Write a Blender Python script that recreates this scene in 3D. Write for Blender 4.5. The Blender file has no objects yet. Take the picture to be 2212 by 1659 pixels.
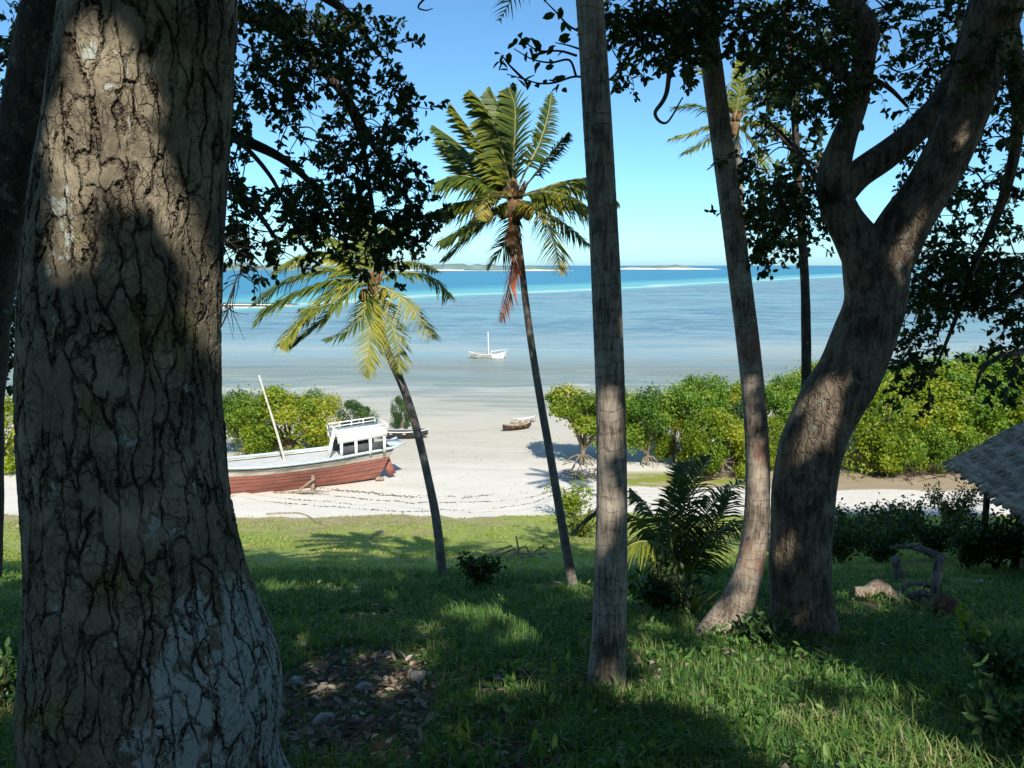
import bpy, math, random
import numpy as np
from mathutils import Vector, Matrix

random.seed(7)
RNG = np.random.default_rng(11)
sc = bpy.context.scene
R = math.radians

# ------------------------------------------------------------------ camera
CAM = np.array((0.0, 0.0, 1.6))
PITCH = R(8.4)
FPX, VX0, VY0 = 1736.0, 1106.0, 829.5          # focal length and centre in photo units (2212 wide)
cam_d = bpy.data.cameras.new('camera')
cam_d.sensor_width = 36.0
cam_d.lens = FPX / 2212.0 * 36.0
cam_d.clip_start = 0.05
cam_d.clip_end = 60000.0
cam = bpy.data.objects.new('camera', cam_d)
cam.location = CAM
cam.rotation_euler = (R(90) - PITCH, 0, 0)
sc.collection.objects.link(cam)
sc.camera = cam

# ------------------------------------------------------------------ light
SUN_EL = R(40)
SUN_AZ = R(12)                                  # light travels forward (+Y) and a little to -X
LDIR = np.array((-math.sin(SUN_AZ) * math.cos(SUN_EL), math.cos(SUN_AZ) * math.cos(SUN_EL), -math.sin(SUN_EL)))
world = bpy.data.worlds.new('World')
sc.world = world
world.use_nodes = True
wnt = world.node_tree
wnt.nodes.clear()
w_out = wnt.nodes.new('ShaderNodeOutputWorld')
w_bg = wnt.nodes.new('ShaderNodeBackground')
w_sky = wnt.nodes.new('ShaderNodeTexSky')
w_sky.sky_type = 'NISHITA'
w_sky.sun_disc = False
w_sky.sun_elevation = SUN_EL
w_sky.sun_rotation = math.pi - SUN_AZ           # sun stands behind the camera, slightly to the right
w_sky.air_density = 0.65
w_sky.dust_density = 0.7
w_sky.ozone_density = 9.0
w_sky.altitude = 0.0
w_bg.inputs['Strength'].default_value = 0.15
w_tint = wnt.nodes.new('ShaderNodeMix')
w_tint.data_type = 'RGBA'
w_tint.blend_type = 'MULTIPLY'
w_tint.inputs[0].default_value = 1.0
w_tint.inputs[7].default_value = (0.96, 1.09, 0.90, 1)
wnt.links.new(w_sky.outputs[0], w_tint.inputs[6])
wnt.links.new(w_tint.outputs[2], w_bg.inputs[0])
wnt.links.new(w_bg.outputs[0], w_out.inputs[0])
sun_d = bpy.data.lights.new('sun', 'SUN')
sun_d.energy = 4.7
sun_d.angle = R(0.53)
sun_d.color = (1.0, 0.94, 0.84)
sun = bpy.data.objects.new('sun', sun_d)
sun.location = (8, -30, 30)
sun.rotation_euler = Vector(LDIR).to_track_quat('-Z', 'Y').to_euler()
sc.collection.objects.link(sun)

sc.view_settings.view_transform = 'Standard'
sc.view_settings.look = 'None'
sc.view_settings.exposure = 0.62
sc.view_settings.gamma = 1.0
sc.view_settings.use_curve_mapping = False
sc.render.engine = 'CYCLES'
sc.cycles.use_denoising = True
sc.cycles.max_bounces = 6
sc.cycles.diffuse_bounces = 4
sc.cycles.transparent_max_bounces = 8
sc.cycles.caustics_reflective = False
sc.cycles.caustics_refractive = False

# ------------------------------------------------------------------ maths helpers
CP, SP = math.cos(PITCH), math.sin(PITCH)


def unit(v):
    v = np.asarray(v, float)
    n = np.linalg.norm(v, axis=-1, keepdims=True)
    return v / np.maximum(n, 1e-9)


def ray(vx, vy):
    xc = (vx - VX0) / FPX
    yc = -(vy - VY0) / FPX
    d = np.array((xc, CP + yc * SP, -SP + yc * CP))
    return d / d[1]


def P(vx, vy, d):
    return CAM + ray(vx, vy) * d


def PX(p):
    """photo coordinates of world points (n,3) -> (n,2), depth"""
    q = np.atleast_2d(p) - CAM
    f = q[:, 1] * CP - q[:, 2] * SP
    u = q[:, 1] * SP + q[:, 2] * CP
    f2 = np.where(np.abs(f) < 1e-6, 1e-6, f)
    return np.stack((VX0 + q[:, 0] / f2 * FPX, VY0 - u / f2 * FPX), 1), f


def in_frame(p, m=0.0):
    px, f = PX(p)
    return (f > 0.05) & (px[:, 0] > -m) & (px[:, 0] < 2212 + m) & (px[:, 1] > -m) & (px[:, 1] < 1659 + m)


def vnoise(x, y, s=0.0):
    x = np.asarray(x, float); y = np.asarray(y, float)
    ix, iy = np.floor(x), np.floor(y)
    fx, fy = x - ix, y - iy
    fx = fx * fx * (3 - 2 * fx); fy = fy * fy * (3 - 2 * fy)

    def h(a, b):
        v = np.sin(a * 127.1 + b * 311.7 + s * 74.7) * 43758.5453
        return v - np.floor(v)
    a = h(ix, iy) * (1 - fx) + h(ix + 1, iy) * fx
    b = h(ix, iy + 1) * (1 - fx) + h(ix + 1, iy + 1) * fx
    return (a * (1 - fy) + b * fy) * 2 - 1


def sstep(a, b, x):
    t = np.clip((np.asarray(x, float) - a) / (b - a), 0, 1)
    return t * t * (3 - 2 * t)


# edge between the grassy bank and the beach, from the photo
_ev = [(430, 1083), (510, 1085), (650, 1105), (870, 1121), (1020, 1122), (1150, 1108), (1200, 1088), (1300, 1080), (1560, 1078), (1700, 1085), (1800, 1091), (2000, 1087), (2212, 1090)]
_ep = []
for _x, _y in _ev:
    _r = ray(_x, _y)
    _d = 10.7 / -_r[2]
    _ep.append((_r[0] * _d, _d))
_ep = np.array(_ep)


def edge_y(x):
    return np.interp(x, _ep[:, 0], _ep[:, 1]) + 0.50 * vnoise(np.asarray(x) * 0.45, 3.3) + 0.28 * vnoise(np.asarray(x) * 1.3, 5.1) + 0.12 * vnoise(np.asarray(x) * 3.1, 8.3)


def slope_z(x, y):
    x = np.asarray(x, float); y = np.asarray(y, float)
    t = np.clip(y - 22, 0, None)
    z = np.where(y < 0, -0.13 * y, -0.3 * np.minimum(y, 22)) - 0.3 * t + 0.0076 * t * t
    near = sstep(40, 20, y) * 0.75 + 0.25
    z = z + near * (0.10 * vnoise(x / 4.5, y / 4.5, 1) + 0.05 * vnoise(x / 1.6, y / 1.6, 2)) + 0.012 * vnoise(x / 0.4, y / 0.4, 3)
    return z


def ground_z(x, y):
    e = edge_y(x)
    return slope_z(x, np.minimum(y, e)) - 1.6 * sstep(-0.25, 0.9, y - e)


SEA_Z = -9.93


def beach_z(x, y):
    x = np.asarray(x, float); y = np.asarray(y, float)
    z = -9.33 - 0.0142 * (y - 34)
    e = np.interp(x, _ep[:, 0], _ep[:, 1])
    q = y - e
    for k, (o, h) in enumerate(((0.9, 0.10), (1.75, 0.12), (2.9, 0.08))):
        w = o + 0.35 * vnoise(x * 0.35, k * 7.1) + 0.16 * vnoise(x * 1.3, k * 3.7)
        z = z + h * sstep(0.1, -0.02, q - w)
    z = z + 0.05 * vnoise(x / 6, y / 6, 5) + 0.02 * vnoise(x / 1.7, y / 1.7, 6)
    return z


def G(vx, vy, fn=None):
    """where the ray through a photo point meets the ground"""
    r = ray(vx, vy)
    ds = np.linspace(1.5, 120, 6000)
    pts = CAM[None] + ds[:, None] * r[None]
    gz = np.maximum(ground_z(pts[:, 0], pts[:, 1]), beach_z(pts[:, 0], pts[:, 1])) if fn is None else fn(pts[:, 0], pts[:, 1])
    if fn is None:
        gz = np.where(pts[:, 1] < 31, ground_z(pts[:, 0], pts[:, 1]), gz)
    k = np.argmax(pts[:, 2] <= gz)
    return pts[k]


def surf_z(x, y):
    a = ground_z(x, y)
    return np.where(np.asarray(y) < 31, a, np.maximum(a, beach_z(x, y)))


E1 = unit(np.cross(LDIR, (0, 0, 1.0)))
E2 = np.cross(E1, LDIR)


def sun_uv(p):
    p = np.atleast_2d(p)
    return p @ E1, p @ E2, p @ LDIR


# ------------------------------------------------------------------ object helpers
COL = sc.collection


def mesh_np(name, V, F, mats=None, smooth=False, var=None, uv=None, mi=None):
    """V (n,3); F list of int arrays (m,k)"""
    me = bpy.data.meshes.new(name)
    V = np.ascontiguousarray(V, np.float32)
    if isinstance(F, np.ndarray):
        F = [F]
    F = [np.asarray(f, np.int32) for f in F if len(f)]
    me.vertices.add(len(V)); me.vertices.foreach_set('co', V.ravel())
    tot = np.concatenate([np.full(len(f), f.shape[1], np.int32) for f in F])
    lv = np.concatenate([f.ravel() for f in F])
    me.loops.add(len(lv)); me.loops.foreach_set('vertex_index', lv)
    st = np.concatenate(([0], np.cumsum(tot)[:-1])).astype(np.int32)
    me.polygons.add(len(tot)); me.polygons.foreach_set('loop_start', st)
    try:
        me.polygons.foreach_set('loop_total', tot)
    except Exception:
        pass
    if smooth:
        me.polygons.foreach_set('use_smooth', np.ones(len(tot), bool))
    if mi is not None:
        me.polygons.foreach_set('material_index', np.asarray(mi, np.int32))
    if var is not None:
        a = me.attributes.new('var', 'FLOAT', 'POINT')
        a.data.foreach_set('value', np.ascontiguousarray(var, np.float32))
    if uv is not None:
        l = me.uv_layers.new(name='UVMap')
        l.data.foreach_set('uv', np.ascontiguousarray(uv[lv], np.float32).ravel())
    if mats is not None:
        for m in (mats if isinstance(mats, (list, tuple)) else [mats]):
            me.materials.append(m)
    me.update()
    me.validate()
    return me


def link(name, me, parent=None):
    o = bpy.data.objects.new(name, me)
    COL.objects.link(o)
    if parent is not None:
        o.parent = parent
    return o


def tag(o, label=None, cat=None, group=None, kind=None):
    if label: o['label'] = label
    if cat: o['category'] = cat
    if group: o['group'] = group
    if kind: o['kind'] = kind
    return o


def thing(name, loc, label, cat, group=None, rz=0.0):
    o = bpy.data.objects.new(name, None)
    o.empty_display_size = 0.3
    o.location = loc
    o.rotation_euler = (0, 0, rz)
    COL.objects.link(o)
    return tag(o, label, cat, group)


class MB:
    """collects verts and faces, then becomes ONE mesh object"""

    def __init__(self):
        self.V = []; self.F = {}; self.n = 0; self.var = []; self.uv = []

    def add(self, V, F, var=0.5, uv=None):
        V = np.asarray(V, float)
        for f in (F if isinstance(F, list) else [F]):
            f = np.asarray(f, int)
            if len(f):
                self.F.setdefault(f.shape[1], []).append(f + self.n)
        self.V.append(V); self.n += len(V)
        self.var.append(np.broadcast_to(np.asarray(var, float), (len(V),)))
        self.uv.append(np.zeros((len(V), 2)) if uv is None else uv)
        return self

    def box(self, c, s, rot=None, var=0.5):
        s = np.asarray(s, float) / 2
        V = np.array([(x, y, z) for x in (-1, 1) for y in (-1, 1) for z in (-1, 1)], float) * s
        if rot is not None:
            V = V @ np.asarray(rot).T
        F = np.array(((0, 1, 3, 2), (4, 6, 7, 5), (0, 4, 5, 1), (2, 3, 7, 6), (0, 2, 6, 4), (1, 5, 7, 3)))
        return self.add(V + np.asarray(c, float), F, var)

    def tube(self, pts, rad, n=8, seg=None, caps=True, var=0.5, rough=0.0, rings=None, smooth=True):
        pts = np.asarray(pts, float)
        rad = np.broadcast_to(np.asarray(rad, float), (len(pts),)).copy()
        if seg and len(pts) > 2:
            pts, rad = spline(pts, rad, seg)
        elif seg:
            t = np.linspace(0, 1, seg + 1)[:, None]
            pts = pts[0] * (1 - t) + pts[1] * t
            rad = rad[0] * (1 - t[:, 0]) + rad[1] * t[:, 0]
        m = len(pts)
        T = unit(np.gradient(pts, axis=0))
        ref = np.array((0.0, 1.0, 0.0)) if abs(T[0][1]) < 0.9 else np.array((1.0, 0, 0))
        A = np.zeros((m, 3)); a = unit(ref - T[0] * (ref @ T[0]))
        for i in range(m):
            a = unit(a - T[i] * (a @ T[i])); A[i] = a
        B = np.cross(T, A)
        th = np.arange(n) / n * 2 * math.pi
        ln = np.concatenate(([0], np.cumsum(np.linalg.norm(np.diff(pts, axis=0), axis=1))))
        rr = np.repeat(rad[:, None], n, 1)
        if rings is not None:
            rr = rings(rr, ln, th)
        if rough:
            rr = rr * (1 + rough * vnoise(np.cos(th)[None] * 2.2 + ln[:, None] * 1.7, np.sin(th)[None] * 2.2 + ln[:, None] * 2.3, len(self.V)))
        V = pts[:, None] + rr[:, :, None] * (np.cos(th)[None, :, None] * A[:, None] + np.sin(th)[None, :, None] * B[:, None])
        V = V.reshape(-1, 3)
        i = np.arange(m - 1)[:, None] * n; j = np.arange(n)[None]; k = (j + 1) % n
        F = np.stack((i + j, i + k, i + n + k, i + n + j), -1).reshape(-1, 4)
        uv = np.stack((np.tile(th / (2 * math.pi), m), np.repeat(ln, n)), 1)
        Fs = [F]
        if caps:
            V = np.concatenate((V, pts[:1], pts[-1:]))
            c0, c1 = m * n, m * n + 1
            j = np.arange(n); k = (j + 1) % n
            Fs.append(np.stack((np.full(n, c0), k, j), 1))
            Fs.append(np.stack((np.full(n, c1), (m - 1) * n + j, (m - 1) * n + k), 1))
            uv = np.concatenate((uv, [[0.5, 0], [0.5, ln[-1]]]))
        return self.add(V, Fs, var, uv)

    def build(self, name, mat, parent=None, smooth=False, base=None):
        V = np.concatenate(self.V)
        if base is not None:
            V = V - np.asarray(base)
        me = mesh_np(name, V, [np.concatenate(f) for f in self.F.values()], mat, smooth, np.concatenate(self.var), np.concatenate(self.uv))
        return link(name, me, parent)


def spline(pts, rad, seg):
    """Catmull-Rom through pts, seg steps per span"""
    p = np.vstack((2 * pts[0] - pts[1], pts, 2 * pts[-1] - pts[-2]))
    r = np.concatenate(([rad[0]], rad, [rad[-1]]))
    out, ro = [], []
    for i in range(1, len(p) - 2):
        for k in range(seg):
            t = k / seg
            c = lambda a, b, cc, d: 0.5 * (2 * b + (cc - a) * t + (2 * a - 5 * b + 4 * cc - d) * t * t + (3 * b - a - 3 * cc + d) * t ** 3)
            out.append(c(p[i - 1], p[i], p[i + 1], p[i + 2]))
            ro.append(max(0.001, c(r[i - 1], r[i], r[i + 1], r[i + 2])))
    out.append(pts[-1]); ro.append(rad[-1])
    return np.array(out), np.array(ro)


def leaf_arrays(pos, dr, nr, L, W, fold=0.25):
    """two quads per leaf folded on the midrib"""
    n = len(pos)
    dr = unit(dr); sd = unit(np.cross(nr, dr)); up = np.cross(dr, sd)
    L = np.broadcast_to(L, (n,))[:, None]; W = np.broadcast_to(W, (n,))[:, None] / 2
    b = pos; t = pos + dr * L - up * L * 0.12
    l1 = pos + dr * L * 0.28 + sd * W * 0.85 + up * W * fold
    l2 = pos + dr * L * 0.68 + sd * W * 0.80 + up * W * fold - up * L * 0.04
    r1 = pos + dr * L * 0.28 - sd * W * 0.85 + up * W * fold
    r2 = pos + dr * L * 0.68 - sd * W * 0.80 + up * W * fold - up * L * 0.04
    V = np.stack((b, l1, l2, t, r2, r1), 1).reshape(-1, 3)
    i = np.arange(n)[:, None] * 6
    F = np.concatenate((i + np.array((0, 1, 2, 3)), i + np.array((0, 3, 4, 5))))
    return V, F


def quad_leaves(pos, dr, nr, L, W):
    n = len(pos)
    dr = unit(dr); sd = unit(np.cross(nr, dr))
    L = np.broadcast_to(L, (n,))[:, None]; W = np.broadcast_to(W, (n,))[:, None] / 2
    V = np.stack((pos, pos + dr * L * 0.5 + sd * W, pos + dr * L, pos + dr * L * 0.5 - sd * W), 1).reshape(-1, 3)
    F = np.arange(n)[:, None] * 4 + np.array((0, 1, 2, 3))
    return V, F


def rnd_dirs(n, bias=(0, 0, 0)):
    return unit(unit(RNG.normal(size=(n, 3))) + np.asarray(bias))


# ------------------------------------------------------------------ material helpers
class MT:
    def __init__(self, name):
        self.m = bpy.data.materials.new(name)
        self.m.use_nodes = True
        self.t = self.m.node_tree
        self.t.nodes.clear()
        self.out = self.t.nodes.new('ShaderNodeOutputMaterial')

    def n(self, typ, inp=None, **kw):
        nd = self.t.nodes.new(typ)
        for k, v in kw.items():
            setattr(nd, k, v)
        for k, v in (inp or {}).items():
            s = nd.inputs[k]
            if hasattr(v, 'is_output'):
                self.t.links.new(v, s)
            else:
                s.default_value = v
        return nd

    def math(self, op, a, b=0.0, c=0.0, clamp=False):
        return self.n('ShaderNodeMath', {0: a, 1: b, 2: c}, operation=op, use_clamp=clamp).outputs[0]

    def step(self, x, a, b):
        return self.n('ShaderNodeMapRange', {'Value': x, 'From Min': a, 'From Max': b, 'To Min': 0.0, 'To Max': 1.0}, interpolation_type='SMOOTHSTEP').outputs[0]

    def mix(self, f, a, b, blend='MIX'):
        nd = self.n('ShaderNodeMix', None, data_type='RGBA', blend_type=blend)
        for i, v in ((0, f), (6, a), (7, b)):
            if hasattr(v, 'is_output'):
                self.t.links.new(v, nd.inputs[i])
            elif i == 0:
                nd.inputs[i].default_value = v
            else:
                nd.inputs[i].default_value = (*v, 1)
        return nd.outputs[2]

    def ramp(self, f, stops):
        nd = self.n('ShaderNodeValToRGB', {0: f})
        cr = nd.color_ramp
        while len(cr.elements) < len(stops):
            cr.elements.new(0.5)
        for e, (p, c) in zip(cr.elements, stops):
            e.position = p; e.color = (*c, 1)
        return nd.outputs[0]

    def noise(self, vec, scale, detail=4, rough=0.55, dist=0.0):
        return self.n('ShaderNodeTexNoise', {'Vector': vec, 'Scale': scale, 'Detail': detail, 'Roughness': rough, 'Distortion': dist}).outputs[0]

    def scale(self, vec, s):
        return self.n('ShaderNodeMapping', {'Vector': vec, 'Scale': s}).outputs[0]

    def pos(self):
        return self.n('ShaderNodeNewGeometry').outputs['Position']

    def obj(self):
        return self.n('ShaderNodeTexCoord').outputs['Object']

    def uv(self):
        return self.n('ShaderNodeTexCoord').outputs['UV']

    def var(self):
        return self.n('ShaderNodeAttribute', attribute_name='var').outputs['Fac']

    def bump(self, h, strength=0.5, dist=0.02, normal=None):
        i = {'Height': h, 'Strength': strength, 'Distance': dist}
        if normal is not None:
            i['Normal'] = normal
        return self.n('ShaderNodeBump', i).outputs[0]

    def bsdf(self, col, rough=0.8, normal=None, spec=0.3, **kw):
        i = {'Roughness': rough, 'Specular IOR Level': spec}
        i.update(kw)
        i['Base Color'] = col if hasattr(col, 'is_output') else (*col, 1)
        if normal is not None:
            i['Normal'] = normal
        return self.n('ShaderNodeBsdfPrincipled', i).outputs[0]

    def done(self, sh):
        self.t.links.new(sh, self.out.inputs[0])
        return self.m


def leaf_mat(name, stops, trans=0.35, tcol=1.3, rough=0.5, spec=0.35, nscale=0.0):
    m = MT(name)
    f = m.var()
    col = m.ramp(f, stops)
    b = m.bsdf(col, rough, None, spec)
    tc = m.mix(1.0, col, (tcol, tcol * 1.05, tcol * 0.45), 'MULTIPLY')
    t = m.n('ShaderNodeBsdfTranslucent', {'Color': tc}).outputs[0]
    mx = m.n('ShaderNodeMixShader', {0: trans, 1: b, 2: t}).outputs[0]
    return m.done(mx)


def plain_mat(name, col, col2=None, scale=6.0, rough=0.7, spec=0.3, bump=0.3, stretch=(1, 1, 1), bdist=0.01):
    m = MT(name)
    v = m.scale(m.obj(), stretch)
    f = m.noise(v, scale, 5, 0.6)
    f2 = m.step(f, 0.35, 0.68)
    c = m.mix(f2, col, col2 or tuple(x * 0.65 for x in col))
    return m.done(m.bsdf(c, rough, m.bump(m.noise(v, scale * 3, 4), bump, bdist), spec))


def mat_bark_big():
    m = MT('plated_bark')
    o = m.obj()
    wob = m.n('ShaderNodeTexNoise', {'Vector': m.scale(o, (1, 1, 0.6)), 'Scale': 7.0, 'Detail': 5.0}).outputs[1]
    o2 = m.n('ShaderNodeMixRGB', {0: 0.13, 1: o, 2: wob}).outputs[0]
    big = m.n('ShaderNodeTexVoronoi', {'Vector': m.scale(o2, (1, 1, 0.18)), 'Scale': 15.5, 'Randomness': 1.0}, feature='DISTANCE_TO_EDGE').outputs[0]
    cell = m.n('ShaderNodeTexVoronoi', {'Vector': m.scale(o2, (1, 1, 0.18)), 'Scale': 15.5, 'Randomness': 1.0}, feature='F1')
    sm = m.n('ShaderNodeTexVoronoi', {'Vector': m.scale(o2, (1, 1, 0.5)), 'Scale': 38.0}, feature='DISTANCE_TO_EDGE').outputs[0]
    fine = m.noise(m.scale(o, (1, 1, 0.5)), 42.0, 6, 0.65)
    mid = m.noise(o, 6.0, 4, 0.6)
    gate = m.step(mid, 0.36, 0.60)
    crack1 = m.math('MULTIPLY', m.math('SUBTRACT', 1.0, m.step(big, 0.0, 0.06)), m.math('ADD', 0.12, m.math('MULTIPLY', gate, 0.88)))
    crack2 = m.math('MULTIPLY', m.math('SUBTRACT', 1.0, m.step(sm, 0.0, 0.07)), m.math('MULTIPLY', gate, 0.45))
    plate = m.math('MULTIPLY', m.n('ShaderNodeSeparateColor', {0: cell.outputs[1]}).outputs[0], 0.5)
    h = m.math('SUBTRACT', m.math('ADD', m.math('ADD', plate, m.math('MULTIPLY', fine, 0.45)), m.math('MULTIPLY', mid, 0.5)), m.math('ADD', m.math('MULTIPLY', crack1, 1.15), m.math('MULTIPLY', crack2, 0.6)))
    base = m.ramp(m.noise(o, 3.2, 5, 0.65), [(0.3, (0.085, 0.069, 0.049)), (0.5, (0.185, 0.155, 0.108)), (0.7, (0.33, 0.285, 0.20))])
    base = m.mix(m.step(m.noise(o, 2.3, 3), 0.55, 0.72), base, (0.15, 0.135, 0.055))          # olive algae
    base = m.mix(m.math('MULTIPLY', m.step(fine, 0.45, 0.7), 0.35), base, (0.34, 0.30, 0.22))
    z = m.n('ShaderNodeSeparateXYZ', {0: o}).outputs
    # blue-grey lichen, a patch of it low on the right flank and spots elsewhere
    ln = m.noise(m.scale(o, (1, 1, 0.55)), 8.5, 8, 0.68, 0.5)
    px = m.math('SUBTRACT', z[0], m.math('ADD', 0.16, m.math('MULTIPLY', z[2], 0.03)))
    patch = m.math('MULTIPLY', m.step(px, -0.02, 0.22), m.step(z[2], 2.1, 0.5))
    lich = m.step(m.math('ADD', ln, m.math('MULTIPLY', patch, 0.22)), 0.615, 0.65)
    base = m.mix(m.math('MULTIPLY', lich, 0.9), base, (0.36, 0.40, 0.365))
    col = m.mix(m.math('MINIMUM', m.math('ADD', crack1, crack2), 1.0), base, (0.048, 0.034, 0.025))
    sh = m.bsdf(col, 0.9, m.bump(m.math('ADD', h, m.math('MULTIPLY', m.noise(m.scale(o, (1, 1, 0.35)), 110.0, 5), 0.5)), 0.75, 0.02), 0.15)
    m.t.links.new(m.n('ShaderNodeDisplacement', {'Height': h, 'Midlevel': 0.4, 'Scale': 0.018}).outputs[0], m.out.inputs[2])
    m.m.displacement_method = 'BOTH'
    return m.done(sh)


def mat_bark_smooth(name, dark, light, scale=3.0):
    m = MT(name)
    o = m.obj()
    v = m.scale(o, (1, 1, 0.28))
    a = m.noise(v, scale * 4, 6, 0.65, 0.6)
    bl = m.noise(o, scale, 4, 0.6)
    c = m.mix(m.step(m.math('ADD', m.math('MULTIPLY', a, 0.6), m.math('MULTIPLY', bl, 0.4)), 0.38, 0.62), dark, light)
    c = m.mix(m.math('MULTIPLY', m.step(m.noise(o, scale * 2.1, 4), 0.6, 0.68), 0.6), c, (0.24, 0.25, 0.21))
    cr = m.n('ShaderNodeTexVoronoi', {'Vector': m.scale(m.n('ShaderNodeMixRGB', {0: 0.2, 1: o, 2: m.n('ShaderNodeTexNoise', {'Vector': o, 'Scale': 5.0}).outputs[1]}).outputs[0], (1, 1, 0.16)), 'Scale': 20.0}, feature='DISTANCE_TO_EDGE').outputs[0]
    ck = m.math('SUBTRACT', 1.0, m.step(cr, 0.0, 0.12))
    c = m.mix(m.math('MULTIPLY', ck, 0.30), c, tuple(x * 0.35 for x in dark))
    h = m.math('SUBTRACT', m.math('ADD', m.math('MULTIPLY', a, 1.2), m.math('MULTIPLY', m.noise(v, scale * 14, 4), 0.5)), m.math('MULTIPLY', ck, 0.35))
    return m.done(m.bsdf(c, 0.88, m.bump(h, 0.85, 0.035), 0.2))


def mat_palm_trunk(name, dark, light, red=0.0):
    m = MT(name)
    uv = m.uv()
    s = m.n('ShaderNodeSeparateXYZ', {0: uv}).outputs
    o = m.obj()
    nz = m.noise(o, 3.0, 4, 0.6)
    fi = m.noise(m.scale(o, (1, 1, 0.16)), 38.0, 4, 0.7)
    ringc = m.math('FRACT', m.math('ADD', m.math('MULTIPLY', s[1], 10.5), m.math('MULTIPLY', nz, 3.2)))
    scar = m.math('MULTIPLY', m.step(ringc, 0.80, 0.97), m.step(m.noise(o, 7.0, 3), 0.30, 0.6))
    f = m.math('ADD', m.math('MULTIPLY', nz, 0.55), m.math('MULTIPLY', fi, 0.5))
    c = m.mix(m.step(f, 0.38, 0.66), dark, light)
    c = m.mix(m.math('MULTIPLY', scar, 0.60), c, tuple(x * 0.45 for x in dark))
    if red:
        c = m.mix(m.math('MULTIPLY', m.step(m.noise(o, 2.6, 4), 0.50, 0.66), red), c, (0.26, 0.115, 0.075))
    h = m.math('SUBTRACT', m.math('ADD', m.math('MULTIPLY', fi, 1.0), m.math('MULTIPLY', nz, 0.3)), m.math('MULTIPLY', scar, 0.45))
    return m.done(m.bsdf(c, 0.85, m.bump(h, 0.6, 0.012), 0.2))


def mat_ground():
    m = MT('grassy_soil')
    p = m.pos()
    s = m.n('ShaderNodeSeparateXYZ', {0: p}).outputs
    n1 = m.noise(p, 0.55, 5, 0.6)
    n2 = m.noise(p, 3.5, 5, 0.65)
    n3 = m.noise(p, 22.0, 4, 0.6)
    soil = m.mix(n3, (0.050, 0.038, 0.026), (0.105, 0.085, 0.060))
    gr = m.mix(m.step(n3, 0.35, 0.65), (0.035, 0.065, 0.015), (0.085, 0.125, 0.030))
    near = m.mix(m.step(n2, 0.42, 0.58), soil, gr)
    far = m.mix(m.step(m.math('ADD', m.math('MULTIPLY', n2, 0.6), m.math('MULTIPLY', n3, 0.4)), 0.36, 0.64), (0.19, 0.28, 0.050), (0.37, 0.39, 0.12))  # far slope lightened, its sunlit look put into the colour
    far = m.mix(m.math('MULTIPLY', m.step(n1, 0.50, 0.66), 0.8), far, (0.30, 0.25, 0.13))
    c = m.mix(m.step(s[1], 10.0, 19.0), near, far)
    # bare sandy brow close to the beach
    e = m.math('ADD', s[1], m.math('MULTIPLY', m.math('SUBTRACT', n1, 0.5), 6.0))
    left = m.step(s[0], 2.0, -4.0)
    c = m.mix(m.math('MULTIPLY', m.math('MULTIPLY', m.step(e, 28.5, 32.5), left), 0.85), c, (0.36, 0.29, 0.19))
    return m.done(m.bsdf(c, 0.95, m.bump(m.math('ADD', n3, n2), 0.7, 0.05), 0.1))


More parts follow.
